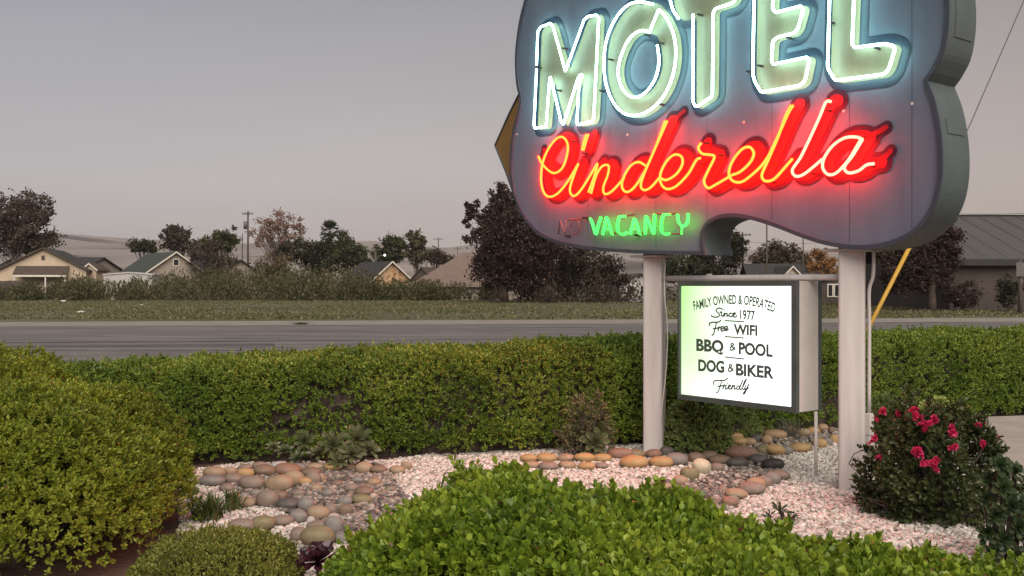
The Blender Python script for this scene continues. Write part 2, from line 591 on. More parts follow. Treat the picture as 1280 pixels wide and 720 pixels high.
def hedge(name, label, c_path, depth, heights, n, mat_leaf, mat_twig, seed, leaf_l, leaf_w, k=7, ntwig=200, gap=0.45, lump=0.05, pw=0.35, spread=(0.35, 1.25)):
    """Clipped hedge along a centre path; heights at the path points; rounded box section."""
    rng = np.random.default_rng(seed)
    base = np.array([c_path[0][0], c_path[0][1], 0.0])
    t = thing(name, label, 'hedge', base)
    C = np.array([(p[0], p[1]) for p in c_path], float)
    Sp = smooth_path(np.column_stack([C, np.asarray(heights, float)]), step=10)
    L = np.concatenate([[0], np.cumsum(np.linalg.norm(np.diff(Sp[:, :2], axis=0), axis=1))])
    tot = L[-1]

    def frame(u):
        x = np.interp(u, L, Sp[:, 0]); y = np.interp(u, L, Sp[:, 1]); h = np.interp(u, L, Sp[:, 2])
        e = 0.02
        tx = np.interp(np.minimum(u + e, tot), L, Sp[:, 0]) - np.interp(np.maximum(u - e, 0), L, Sp[:, 0])
        ty = np.interp(np.minimum(u + e, tot), L, Sp[:, 1]) - np.interp(np.maximum(u - e, 0), L, Sp[:, 1])
        T = unit(np.stack([tx, ty], 1))
        return x, y, h, T
    # arc table of the section
    th = np.linspace(0, PI, 400)
    cy = -np.sign(np.cos(th)) * np.abs(np.cos(th)) ** pw * depth / 2
    cz = np.abs(np.sin(th)) ** pw * np.mean(heights)
    arc = np.concatenate([[0], np.cumsum(np.hypot(np.diff(cy), np.diff(cz)))])

    def section(a, h):
        ang = np.interp(a * arc[-1], arc, th)
        c, s = np.cos(ang), np.sin(ang)
        off = -np.sign(c) * np.abs(c) ** pw * depth / 2
        z = np.abs(s) ** pw * h
        ny = -np.sign(c) * np.abs(c) ** (2 - pw) / (depth / 2); nz = np.abs(s) ** (2 - pw) / h
        return off, z, ny, nz
    u = rng.uniform(0, tot, n)
    a = rng.uniform(0, 1, n) ** 1.0
    x, y, h, T = frame(u)
    off, z, ny, nz = section(a, h)
    # rounded ends
    er = depth * 0.45
    dend = np.minimum(u, tot - u)
    sh = np.where(dend < er, np.sqrt(np.maximum(0, 1 - (1 - dend / er) ** 2)) ** 0.7, 1.0)
    off = off * sh
    z = z * (0.55 + 0.45 * sh)
    Nn = np.stack([-T[:, 1], T[:, 0]], 1)
    endn = np.where(u < er, -1.0, np.where(u > tot - er, 1.0, 0)) * (1 - np.minimum(1, dend / er))
    P = np.stack([x + Nn[:, 0] * off, y + Nn[:, 1] * off, z], 1)
    nr = unit(np.stack([Nn[:, 0] * ny + T[:, 0] * endn * 2, Nn[:, 1] * ny + T[:, 1] * endn * 2, nz], 1))
    q = snoise(P, 3.5, seed) * 0.55 + snoise(P, 11.0, seed + 1) * 0.45
    P = P + nr * (lump * q - rng.choice([0.0, 1.0], n, p=[0.6, 0.4]) * rng.uniform(0, 0.16, n) - np.abs(rng.normal(0, 0.02, n)))[:, None]
    keep = (q + rng.normal(0, 0.3, n) + 0.5 * (nr[:, 2] > 0.6)) > -gap
    keep &= P[:, 2] > 0.03
    P, nr = P[keep] - base, nr[keep]
    A = nr + np.array([0, 0, 0.55]) + rng.normal(0, 0.35, P.shape)
    P = P + unit(A) * np.where(rng.uniform(size=len(P)) < 0.07, rng.uniform(0.01, 0.06, len(P)), 0)[:, None]
    v, f = sprigs(P, A, leaf_l * 1.7, k, leaf_l, leaf_w, rng, spread=spread)
    MB().add(v, f).build('foliage', mat_leaf, t)
    mb = MB()
    uu = np.linspace(0.15, tot - 0.15, max(12, int(tot * 5)))
    aa = np.linspace(0.0, 1.0, 15)
    x, y, h, T = frame(uu)
    V = []
    for j, al in enumerate(aa):
        o_, z_, _, _ = section(np.full(len(uu), al), h)
        d_ = np.minimum(uu, tot - uu)
        sh = np.where(d_ < er, np.sqrt(np.maximum(0, 1 - (1 - d_ / er) ** 2)) ** 0.7, 1.0)
        s_ = 1 - 0.30 / depth
        V.append(np.stack([x - T[:, 1] * o_ * s_ * sh - base[0], y + T[:, 0] * o_ * s_ * sh - base[1], np.maximum(0, z_ * (0.55 + 0.45 * sh) - 0.16)], 1))
    V = np.stack(V, 1)
    V[:, 1:-1] += rng.normal(0, 0.03, V[:, 1:-1].shape)
    m_, k_ = V.shape[:2]
    F = [[i * k_ + j, (i + 1) * k_ + j, (i + 1) * k_ + j + 1, i * k_ + j + 1] for i in range(m_ - 1) for j in range(k_ - 1)]
    mb.add(V.reshape(-1, 3), F)
    def tb(g):
        i = g.integers(len(P)); s = P[i].copy(); s[2] = 0
        return s - np.array([nr[i][0], nr[i][1], 0]) * 0.25
    for _ in range(ntwig):
        i = rng.integers(len(P)); e = P[i].copy(); s = e - nr[i] * rng.uniform(0.15, 0.3) - np.array([0, 0, rng.uniform(0.05, 0.35)])
        s[2] = max(0, s[2])
        mid = (s + e) / 2 + rng.normal(0, 0.05, 3)
        mb.tube([s, mid, e], [0.006, 0.004, 0.002], sides=3, caps=False)
    mb.build('branches', mat_twig, t, recalc=False)
    return t


HAZE = 1.6e-4


# ------------------------------------------------------------------ materials
M = {}
M['asphalt'] = mat('asphalt', [(0.085, 0.077, 0.077), (0.125, 0.114, 0.112), (0.18, 0.165, 0.16)], scale=0.6, rough=0.85, bump=0.4, bscale=40, stretch=(0.35, 1.6, 1))
M['patch'] = mat('asphalt_patch', [(0.055, 0.05, 0.05), (0.10, 0.092, 0.09)], scale=1.2, rough=0.85, bump=0.4, bscale=40)
M['shoulder'] = mat('shoulder', [(0.17, 0.15, 0.135), (0.26, 0.235, 0.21)], scale=1.2, rough=0.9, bump=0.3, bscale=30)
M['crack'] = mat('crack_sealer', [(0.02, 0.02, 0.02), (0.035, 0.033, 0.033)], scale=4, rough=0.7)
M['soil'] = mat('bark_mulch', [(0.035, 0.02, 0.015), (0.085, 0.045, 0.032), (0.13, 0.08, 0.06)], scale=14, rough=0.95, bump=0.9, bscale=60, stretch=(1, 2.5, 1))
M['field'] = mat('dry_field', [(0.10, 0.082, 0.05), (0.07, 0.07, 0.032), (0.15, 0.12, 0.078)], scale=0.10, rough=0.95, bump=0.6, bscale=3, stretch=(0.6, 2.2, 1), detail=9)
M['path'] = mat('concrete', [(0.27, 0.23, 0.21), (0.38, 0.33, 0.30)], scale=3, rough=0.85, bump=0.25, bscale=60)
M['whitebed'] = mat('white_bed', [(0.20, 0.18, 0.165), (0.42, 0.39, 0.36)], scale=25, rough=0.9, bump=0.7, bscale=70)
M['greybed'] = mat('creek_bed', [(0.03, 0.026, 0.022), (0.065, 0.055, 0.048)], scale=25, rough=0.9, bump=0.7, bscale=60)
M['whitechip'] = island_mat('white_marble_chips', [(0.42, 0.385, 0.35), (0.52, 0.48, 0.44), (0.28, 0.25, 0.22), (0.60, 0.56, 0.52), (0.45, 0.39, 0.35)], rough=0.75)
M['greypeb'] = island_mat('creek_pebbles', [(0.14, 0.122, 0.108), (0.25, 0.215, 0.185), (0.075, 0.066, 0.06), (0.20, 0.155, 0.12), (0.33, 0.29, 0.255), (0.13, 0.12, 0.112)], rough=0.6)
M['hill'] = mat('dry_hills', [(0.17, 0.15, 0.14), (0.26, 0.22, 0.20)], scale=0.004, rough=1.0, spec=0.0)
M['twig'] = mat('twig_bark', [(0.018, 0.013, 0.010), (0.05, 0.037, 0.029), (0.11, 0.085, 0.068)], scale=22, rough=0.9)
M['bark'] = mat('bark', [(0.05, 0.038, 0.03), (0.12, 0.09, 0.075)], scale=3, rough=0.95)
M['hedge'] = leaf_mat('hedge_leaf', [(0.036, 0.064, 0.013), (0.10, 0.165, 0.023), (0.19, 0.26, 0.035), (0.32, 0.36, 0.07)], trans=0.3, noise=1.6)
M['mound'] = leaf_mat('mound_leaf', [(0.055, 0.085, 0.014), (0.14, 0.195, 0.022), (0.24, 0.29, 0.03), (0.35, 0.36, 0.05)], trans=0.35, noise=1.3)
M['lowleaf'] = leaf_mat('low_shrub_leaf', [(0.06, 0.085, 0.02), (0.17, 0.19, 0.032), (0.30, 0.29, 0.07)], trans=0.3, noise=3)
M['frontleaf'] = leaf_mat('front_leaf', [(0.045, 0.09, 0.014), (0.135, 0.215, 0.022), (0.235, 0.325, 0.032), (0.37, 0.45, 0.06)], trans=0.35, noise=1.5, rough=0.4)
M['roundleaf'] = leaf_mat('round_bush_leaf', [(0.07, 0.11, 0.035), (0.17, 0.22, 0.065), (0.28, 0.32, 0.10)], trans=0.3, noise=4)
M['roseleaf'] = leaf_mat('rose_leaf', [(0.018, 0.030, 0.012), (0.048, 0.066, 0.02), (0.09, 0.095, 0.034)], trans=0.2, noise=3)
M['petal'] = leaf_mat('rose_petal', [(0.42, 0.015, 0.07), (0.58, 0.03, 0.12), (0.68, 0.07, 0.19)], trans=0.3, noise=6, rough=0.6)
M['succ'] = leaf_mat('succulent_leaf', [(0.04, 0.06, 0.025), (0.085, 0.10, 0.045), (0.15, 0.15, 0.08)], trans=0.12, noise=4, rough=0.4)
M['darksucc'] = leaf_mat('dark_succulent_leaf', [(0.014, 0.028, 0.012), (0.03, 0.05, 0.02), (0.06, 0.075, 0.03)], trans=0.1, noise=4, rough=0.35)
M['limesucc'] = leaf_mat('lime_succulent_leaf', [(0.12, 0.15, 0.03), (0.22, 0.26, 0.06), (0.30, 0.31, 0.09)], trans=0.2, noise=5)
M['purple'] = leaf_mat('purple_rosette_leaf', [(0.012, 0.004, 0.007), (0.035, 0.010, 0.017), (0.06, 0.018, 0.026)], trans=0.05, noise=6, rough=0.3, spec=0.5)
M['brownleaf'] = leaf_mat('brown_leaf', [(0.07, 0.066, 0.034), (0.12, 0.118, 0.055), (0.18, 0.16, 0.085)], trans=0.2, noise=4)
M['litter'] = leaf_mat('dry_leaf', [(0.07, 0.04, 0.022), (0.15, 0.09, 0.05), (0.24, 0.16, 0.09)], trans=0.1, noise=4)
M['tuft'] = leaf_mat('tuft_blade', [(0.03, 0.055, 0.015), (0.07, 0.10, 0.025), (0.16, 0.14, 0.06)], trans=0.2, noise=4)
M['wisp'] = leaf_mat('wispy_blade', [(0.10, 0.105, 0.085), (0.17, 0.165, 0.13)], trans=0.2, noise=4)
M['drytuft'] = leaf_mat('dry_blade', [(0.14, 0.10, 0.055), (0.25, 0.18, 0.10)], trans=0.25, noise=4)
M['grass'] = leaf_mat('field_grass', [(0.06, 0.075, 0.024), (0.115, 0.115, 0.046), (0.19, 0.155, 0.085)], trans=0.2, noise=0.09)
M['scrub'] = leaf_mat('scrub_leaf', [(0.05, 0.042, 0.026), (0.085, 0.072, 0.042), (0.12, 0.095, 0.06)], trans=0.2, noise=0.25)
M['face'] = mat('sign_face_blue', [(0.085, 0.118, 0.168), (0.115, 0.155, 0.212), (0.135, 0.175, 0.235)], scale=1.6, rough=0.42, spec=0.4, stretch=(1, 1, 0.25))
M['return'] = mat('cabinet_metal', [(0.058, 0.075, 0.08), (0.078, 0.098, 0.102), (0.095, 0.115, 0.12)], scale=2.2, rough=0.5, spec=0.35, stretch=(1, 1, 0.4))
M['trim'] = mat('cabinet_trim', [(0.035, 0.045, 0.065), (0.055, 0.066, 0.09)], scale=5, rough=0.45)
M['shadowblue'] = mat('outline_blue', [(0.014, 0.026, 0.048), (0.022, 0.036, 0.062)], scale=3, rough=0.45)
M['mint'] = mat('letter_mint', [(0.135, 0.118, 0.068), (0.165, 0.145, 0.088), (0.20, 0.175, 0.11)], scale=2.5, rough=0.5, stretch=(1.5, 1.5, 0.5))
M['scriptred'] = mat('script_red', [(0.17, 0.003, 0.008), (0.22, 0.004, 0.011)], scale=3, rough=0.5)
M['scriptdark'] = mat('script_outline', [(0.020, 0.004, 0.016), (0.034, 0.007, 0.024)], scale=3, rough=0.5)
M['amber'] = mat('amber_paint', [(0.20, 0.11, 0.03), (0.28, 0.155, 0.045)], scale=3, rough=0.55)
M['postpaint'] = mat('post_paint', [(0.36, 0.32, 0.30), (0.50, 0.465, 0.45), (0.58, 0.545, 0.53)], scale=5, rough=0.55, bump=0.06, stretch=(1, 1, 0.12), lo=0.25, hi=0.6)
M['whitepaint'] = mat('white_metal', [(0.50, 0.47, 0.44), (0.60, 0.57, 0.535)], scale=3, rough=0.5)
M['frame'] = mat('box_frame', [(0.05, 0.065, 0.06), (0.08, 0.095, 0.09)], scale=4, rough=0.5)
M['ink'] = mat('sign_ink', [(0.065, 0.09, 0.08), (0.085, 0.11, 0.10)], scale=8, rough=0.6)
M['deadtube'] = mat('unlit_tube', [(0.16, 0.05, 0.045), (0.22, 0.08, 0.07)], scale=6, rough=0.2, spec=0.6)
M['black'] = mat('black_rubber', [(0.012, 0.012, 0.013), (0.022, 0.022, 0.023)], scale=6, rough=0.5)
M['yellow'] = mat('yellow_guard', [(0.42, 0.235, 0.03), (0.52, 0.31, 0.045)], scale=5, rough=0.5)
M['steel'] = mat('wire_steel', [(0.10, 0.095, 0.09), (0.14, 0.13, 0.125)], scale=6, rough=0.5, metal=0.3)
M['cable'] = mat('cable_white', [(0.42, 0.40, 0.38), (0.5, 0.48, 0.45)], scale=9, rough=0.5)
M['pole'] = mat('pole_wood', [(0.055, 0.045, 0.037), (0.10, 0.082, 0.068)], scale=2, rough=0.9, stretch=(1, 1, 0.1))
M['neonwhite'] = glow_mat('neon_white', (0.50, 1.0, 0.93), 19.0)
M['neonred'] = glow_mat('neon_red', (1.0, 0.0075, 0.001), 90)
M['neonpink'] = glow_mat('neon_red_worn', (1.0, 0.010, 0.0062), 90)
M['neongreen'] = glow_mat('neon_green', (0.016, 1.0, 0.03), 9.0)


# ================================================================== THE GROUND
def ground_sheet(name, pts, z, material, sub=0):
    mb = MB()
    mb.add([(p[0], p[1], z) for p in pts], [list(range(len(pts)))])
    o = mb.build(name, material)
    return tag(o, kind='structure')


ground_sheet('ground', [(-3400, -60), (3400, -60), (3400, 4700), (-3400, 4700)], -0.03, M['field'])
ROT = math.radians(7)


def rp(u, v):   # road coordinates: u along, v across (v = depth at x = -22)
    return (u * math.cos(ROT) - (v - 43.5) * math.sin(ROT) - 22, 43.5 + u * math.sin(ROT) + (v - 43.5) * math.cos(ROT))


ground_sheet('road', [rp(-220, 12), rp(420, 12), rp(420, 41.0), rp(-220, 41.0)], -0.022, M['asphalt'])
ground_sheet('road_shoulder', [rp(-220, 39.2), rp(420, 39.2), rp(420, 44.4), rp(-220, 44.4)], -0.014, M['shoulder'])
# darker patches where the asphalt was mended
for u0, v0, w_, h_ in ((6, 25.0, 7.5, 1.3), (-14, 33.5, 5, 2.2), (34, 30.0, 10, 1.6), (-2, 19.4, 3.0, 1.0), (58, 36.0, 14, 1.2)):
    ground_sheet('road_patch', [rp(u0, v0), rp(u0 + w_, v0 + .1), rp(u0 + w_ - .2, v0 + h_), rp(u0 + .1, v0 + h_ - .1)], -0.0195, M['patch'])
# crack sealer lines on the asphalt
rng = np.random.default_rng(11)
mb = MB()
def crack(u0, u1, v0, v1, w, n=60):
    us = np.linspace(u0, u1, n); vs_ = np.linspace(v0, v1, n) + np.cumsum(rng.normal(0, 0.03, n))
    ww = w * rng.uniform(0.4, 1.3, n)
    V = []
    for a, b, c in zip(us, vs_, ww):
        V += [(*rp(a, b - c), -0.017), (*rp(a, b + c), -0.017)]
    mb.add(V, [[2 * i, 2 * i + 2, 2 * i + 3, 2 * i + 1] for i in range(n - 1)])
crack(-40, 120, 27.2, 28.6, 0.13, 150)
crack(-6, 14, 26.2, 23.0, 0.06)
crack(2, 9, 24.5, 24.0, 0.08); crack(10, 30, 33.5, 33.1, 0.06); crack(-12, 2, 31, 31.6, 0.07); crack(4, 5, 21.5, 22.3, 0.12, 12)
crack(20, 60, 35.8, 36.2, 0.07); crack(-2, 10, 20.5, 20.2, 0.05)
for _ in range(46):
    u0, v0 = rng.uniform(-60, 90), rng.uniform(14, 39)
    crack(u0, u0 + rng.normal(0, 7), v0, v0 + rng.normal(0, 1.6), rng.uniform(0.025, 0.06), 26)
tag(mb.build('road_cracks', M['crack'], recalc=False), kind='structure')

BED = [(-7, 2.2), (8.5, 2.2), (9.5, 9.0), (9.8, 15.0), (3.6, 13.4), (-2.8, 11.2), (-6.5, 10.6)]
ground_sheet('planting_bed', BED, 0.0, M['soil'])
WHITE_PX = [(225, 590), (300, 580), (470, 577), (560, 567), (640, 562), (800, 556), (900, 556), (985, 540), (1060, 536), (1130, 530), (1235, 524), (1300, 524),
            (1330, 700), (1240, 760), (900, 760), (420, 760), (215, 720), (225, 650)]
CREEK_L = [(292, 603), (345, 588), (420, 580), (476, 583), (492, 600), (520, 640), (560, 680), (470, 705), (440, 690), (400, 660), (350, 640), (305, 628)]
CREEK_R = [(1046, 540), (983, 533), (935, 545), (903, 557), (880, 566), (915, 578), (908, 592), (868, 602), (842, 614), (860, 640), (915, 640), (945, 605), (985, 592), (958, 576), (1000, 563), (1048, 556)]
wp = np.array([gp(*p)[:2] for p in WHITE_PX])
cl = np.array([gp(*p)[:2] for p in CREEK_L]); cr = np.array([gp(*p)[:2] for p in CREEK_R])
ground_sheet('white_gravel_bed', wp, 0.004, M['whitebed'])
ground_sheet('creek_bed', cl, 0.009, M['greybed'])
ground_sheet('creek_bed', cr, 0.009, M['greybed'])
PATH_PX = [(1234, 527), (1420, 521), (1560, 640), (1400, 640), (1258, 600), (1240, 560)]
pw_ = np.array([gp(*p)[:2] for p in PATH_PX])
pm = MB(); pm.prism([(p[0], p[1], 0.0) for p in pw_], (0, 0, 0.06))
tag(pm.build('path', M['path'], bevel=0.01), kind='structure')


def pebbles(name, area, holes, n, size, flat, sub, material, seed, label, cat, jag=0.12, ylim=15, zoff=0.0, smooth=False):
    rng = np.random.default_rng(seed)
    lo, hi = area.min(0), area.max(0)
    G = rng.uniform(lo, hi, (n, 2))
    ok = inside(G, area)
    for h in holes:
        ok &= ~inside(G, h)
    # only what the photograph can see of it
    px = 640 + FPX * G[:, 0] / np.maximum(G[:, 1], 0.1)
    ok &= (px > -60) & (px < 1340) & (G[:, 1] > 4.2)
    G = G[ok]
    k = len(G)
    iv, iff = ico(sub)
    s = size * rng.lognormal(0, 0.28, k)
    sc_ = np.stack([s * rng.uniform(0.8, 1.35, k), s * rng.uniform(0.75, 1.1, k), s * flat * rng.uniform(0.7, 1.15, k)], 1)
    yaw = rng.uniform(0, 6.28, k); tilt = rng.normal(0, 0.35, k)
    V = iv[None] * (1 + rng.normal(0, jag, (k, len(iv), 1)))
    V = V * sc_[:, None]
    c, q = np.cos(tilt)[:, None], np.sin(tilt)[:, None]
    y, z = V[..., 1] * c - V[..., 2] * q, V[..., 1] * q + V[..., 2] * c
    x = V[..., 0]
    c, q = np.cos(yaw)[:, None], np.sin(yaw)[:, None]
    X, Y = x * c - y * q, x * q + y * c
    h = rng.uniform(0.2, 1.0, k) * size * 0.9 + zoff
    V = np.stack([X + G[:, :1], Y + G[:, 1:], z + h[:, None]], -1)
    F = iff[None] + (np.arange(k) * len(iv))[:, None, None]
    o = MB().add(V.reshape(-1, 3), F.reshape(-1, 3)).build(name, material, smooth=smooth)
    return tag(o, label, cat, kind='stuff')


pebbles('white_gravel', wp, [cl, cr, pw_], 120000, 0.0155, 0.7, 1, M['whitechip'], 21, 'loose white marble gravel covering the bed round the sign posts', 'gravel', jag=0.10)
pebbles('creek_gravel', cl, [], 8500, 0.0185, 0.75, 2, M['greypeb'], 22, 'grey and brown pebbles filling the dry creek on the left', 'gravel', jag=0.05, zoff=0.004, smooth=True)
pebbles('creek_gravel', cr, [], 8500, 0.0185, 0.75, 2, M['greypeb'], 23, 'grey and brown pebbles filling the dry creek between the posts', 'gravel', jag=0.05, zoff=0.004, smooth=True)


# ================================================================== THE MOTEL SIGN
LP, RP = gp(818, 567), gp(1065, 612)
LP2, RP2 = np.array(LP[:2]), np.array(RP[:2])
SD = (RP2 - LP2) / np.linalg.norm(RP2 - LP2)
SN = np.array([SD[1], -SD[0]]); SN = SN if SN[1] < 0 else -SN       # towards the viewer's side
SPAN = float(np.linalg.norm(RP2 - LP2))
DEP = 0.38
FRONT = DEP / 2


def plane(s, z, off):
    p = LP2 + SD * s + SN * off
    return np.array([p[0], p[1], z])


def splane(px, py, off):
    k = (px - 640) / FPX
    o = LP2 + SN * off
    s = (k * o[1] - o[0]) / (SD[0] - k * SD[1])
    p = o + SD * s
    return np.array([s, CAM_H - (py - HORIZON) / FPX * p[1]])


def P3(pts, off):
    return np.array([plane(s, z, off) for s, z in pts])


sign = thing('motel_sign', 'large cloud-shaped blue neon motel sign carried on two pale steel posts', 'sign', (LP[0], LP[1], 0))

OUT_PX = [(655, 0), (648, 30), (643.5, 70), (645, 105), (649, 128), (641, 160), (637.5, 190), (637, 220), (643, 250), (655, 275), (674, 294), (702, 306), (740, 312.5), (790, 316.5), (840, 318), (874, 318.5)]
NOTCH_PX = [(881, 318.5), (878, 303), (881, 286), (892, 276), (910, 271.5), (935, 274), (968, 284), (1000, 296.5), (1030, 306), (1060, 311), (1090, 311), (1120, 304), (1145, 290), (1163, 268),
            (1174, 240), (1178, 205), (1176, 165), (1169, 128), (1159, 101)]
TOP_PX = [(1167, 90), (1179, 66), (1185, 35), (1186, 0), (1180, -50), (1160, -92), (1120, -118), (1060, -124), (1000, -108), (960, -100), (915, -108), (850, -104), (805, -84), (780, -72), (740, -74), (700, -62), (672, -38)]
o1 = smooth_path([splane(*p, FRONT) for p in OUT_PX], step=4)
o2 = smooth_path([splane(*p, FRONT) for p in NOTCH_PX], step=4)
o3 = smooth_path([splane(*p, FRONT) for p in TOP_PX] + [splane(*OUT_PX[0], FRONT)], step=4)[:-1]
OUTL = np.vstack([o1, o2, o3])
nO = len(OUTL)


def inset(P, d):
    T = np.roll(P, -1, 0) - np.roll(P, 1, 0)
    T /= np.linalg.norm(T, axis=1)[:, None] + 1e-9
    Nn = np.stack([-T[:, 1], T[:, 0]], 1)
    area = 0.5 * np.sum(P[:, 0] * np.roll(P[:, 1], -1) - np.roll(P[:, 0], -1) * P[:, 1])
    return P + Nn * d * (1 if area > 0 else -1)


def addp(name, mb, m, smooth=False, bevel=0.0, label=None, recalc=True):
    o = rel(sign, mb).build(name, m, sign, smooth=smooth, bevel=bevel, recalc=recalc)
    if label: o['label'] = label
    return o


# returns (the side metal) and the back
mb = MB()
vf, vb = P3(OUTL, FRONT - 0.012), P3(OUTL, -FRONT)
mb.add(np.vstack([vf, vb]), [[i, (i + 1) % nO, nO + (i + 1) % nO, nO + i] for i in range(nO)] + [[nO + i for i in range(nO)]])
addp('cabinet', mb, M['return'], recalc=True)
# recessed painted face
from mathutils.geometry import tessellate_polygon
FI = inset(OUTL, 0.020)
tri = tessellate_polygon([[Vector((p[0], p[1], 0)) for p in FI]])
mb = MB(); mb.add(P3(FI, FRONT - 0.022), [list(t) for t in tri])
addp('face_panel', mb, M['face'])
# raised rim round the face
mb = MB()
a, b = OUTL, inset(OUTL, 0.034)
rings = [P3(a, FRONT - 0.014), P3(a, FRONT), P3(b, FRONT), P3(b, FRONT - 0.03)]
V = np.vstack(rings)
F = [[r * nO + i, r * nO + (i + 1) % nO, (r + 1) * nO + (i + 1) % nO, (r + 1) * nO + i] for r in range(3) for i in range(nO)]
mb.add(V, F)
addp('rim', mb, M['trim'])
FO = FRONT - 0.022          # the face
# vertical sheet seams and rivets on the face
mb = MB()
for px in (735, 820, 884, 965, 1062, 1140):
    s0 = splane(px, 200, FO)[0]
    zs = [p for p in np.linspace(1.7, 5.2, 500) if inside(np.array([[s0, p]]), FI)[0]]
    z0, z1 = min(zs) + 0.03, max(zs) - 0.03
    mb.quad([plane(s0 - 0.002, z0, FO + 0.0015), plane(s0 + 0.002, z0, FO + 0.0015), plane(s0 + 0.002, z1, FO + 0.0015), plane(s0 - 0.002, z1, FO + 0.0015)])
addp('seam', mb, M['shadowblue'])
# access panels on the return
def side_panel(i0, i1, w0, w1):
    pts0 = P3(inset(OUTL, -0.006)[i0:i1], 0); 
    mb = MB(); k = i1 - i0
    V = np.vstack([pts0 + np.append(SN * w0, 0), pts0 + np.append(SN * w1, 0)])
    mb.add(V, [[i, i + 1, k + i + 1, k + i] for i in range(k - 1)])
    # edge
    e = P3(OUTL[i0:i1], 0)
    for w in (w0, w1):
        mb.add(np.vstack([pts0 + np.append(SN * w, 0), e + np.append(SN * w, 0)]), [[i, i + 1, k + i + 1, k + i] for i in range(k - 1)])
    for q in (0, k - 1):
        mb.quad([pts0[q] + np.append(SN * w0, 0), pts0[q] + np.append(SN * w1, 0), e[q] + np.append(SN * w1, 0), e[q] + np.append(SN * w0, 0)])
    addp('access_panel', mb, M['return'])
def near(px, py):
    q = splane(px, py, FRONT); return int(np.argmin(np.linalg.norm(OUTL - q, axis=1)))
ia, ib = sorted((near(1186, -10), near(1184, 42))); side_panel(ia, ib + 1, -0.14, 0.10)
ia, ib = sorted((near(1174, 142), near(1177, 166))); side_panel(ia, ib + 1, -0.13, 0.10)

# amber board that shows behind the left edge
AMB = [splane(*p, -0.12) for p in [(652, 118), (640, 142), (622, 182), (636, 216), (652, 262), (720, 262), (720, 118)]]
mb = MB(); mb.prism(P3(AMB, -0.185), np.append(SN * 0.10, 0))
addp('arrow_board', mb, M['amber'])
mb = MB(); mb.tube(P3(AMB[:6], -0.083), 0.012, sides=6)
addp('board_edge', mb, M['trim'])


# --- the writing
TO = FO + 0.075             # neon tubes stand off the face


def z1(pts):   # coordinates read in the 4x enlargement of [620,0,940,180]
    return [(620 + x / 4, y / 4) for x, y in pts]


def z2(pts):   # ... of [900,0,1220,180]
    return [(900 + x / 4, y / 4) for x, y in pts]


def z3(pts):   # ... of [620,140,940,320]
    return [(620 + x / 4, 140 + y / 4) for x, y in pts]


def z4(pts):   # ... of [900,140,1220,320]
    return [(900 + x / 4, 140 + y / 4) for x, y in pts]


def tp(pts):
    return np.array([splane(x, y, TO) for x, y in pts])


Mx = z1([(203, 325), (209, 158), (224, 134), (272, 116), (286, 136), (347, 357), (440, 100), (460, 82), (502, 75), (514, 92), (511, 140), (489, 590), (480, 608), (408, 624), (404, 610), (416, 412), (433, 378), (424, 370), (410, 392), (336, 624), (324, 600), (276, 400), (271, 384), (266, 420), (251, 632), (194, 641), (190, 622), (203, 345)])
Oo = z1([(822, 55), (785, 22), (722, 9), (660, 25), (600, 90), (555, 190), (540, 300), (548, 410), (580, 500), (630, 560), (692, 578), (762, 555), (832, 490), (880, 390), (899, 280), (890, 180), (855, 95)])
Oi = z1([(772, 160), (720, 154), (665, 195), (625, 280), (610, 360), (625, 430), (660, 475), (700, 487), (750, 460), (795, 395), (815, 310), (806, 225), (792, 180)])
Tx = z1([(868, -70), (872, 8), (885, 52), (914, 94), (986, 72), (984, 510), (1000, 536), (1082, 482), (1086, 60), (1100, 42), (1188, 14), (1212, -40), (1222, -135), (1206, -150), (886, -88)])
Ex = z2([(172, -120), (164, 372), (176, 412), (206, 461), (402, 427), (426, 402), (447, 298), (435, 286), (268, 321), (258, 308), (264, 206), (285, 187), (372, 165), (390, 142), (417, 44), (405, 30), (276, 63), (263, 42), (268, -40), (284, -62), (420, -96), (440, -120), (456, -190), (440, -204), (196, -150)])
Lx = z2([(552, -160), (538, 340), (576, 403), (822, 371), (846, 342), (876, 240), (860, 228), (822, 218), (676, 238), (661, 224), (676, -170), (660, -188), (570, -172)])

FACE_SHIFT = {}


def zone(paths_px, r, kinds='fill'):
    return (kinds, [tp(p) for p in paths_px], r)


rounded = lambda p, r=0.03: round_corners(tp(p), r)
letters = [('M', [rounded(Mx, 0.02)]), ('O', [smooth_path(tp(Oo), True, 3), smooth_path(tp(Oi), True, 3)]), ('T', [rounded(Tx, 0.05)]), ('E', [rounded(Ex, 0.03)]), ('L', [rounded(Lx, 0.04)])]
letters[0] = ('M', [round_corners(tp(Mx[:-1]), 0.015)])
RES = 0.010
for nm, paths in letters:
    mb = MB()
    v, f = sheet2d([('fill', paths, 0.085)], RES)
    mb.add(P3(v, FO + 0.004), f)
    addp('letter_outline', mb, M['shadowblue'], recalc=False)
    mb = MB()
    v, f = sheet2d([('fill', paths, 0.016)], RES)
    mb.add(P3(v, FO + 0.008), f)
    addp('letter_panel', mb, M['mint'], recalc=False)


def tube_obj(name, paths, r, m, closed=False, supports=True, label=None, sides=8):
    mb = MB()
    for p in paths:
        mb.tube(P3(p, TO), r, sides=sides, closed=closed)
    return addp(name, mb, m, smooth=True, label=label, recalc=False)


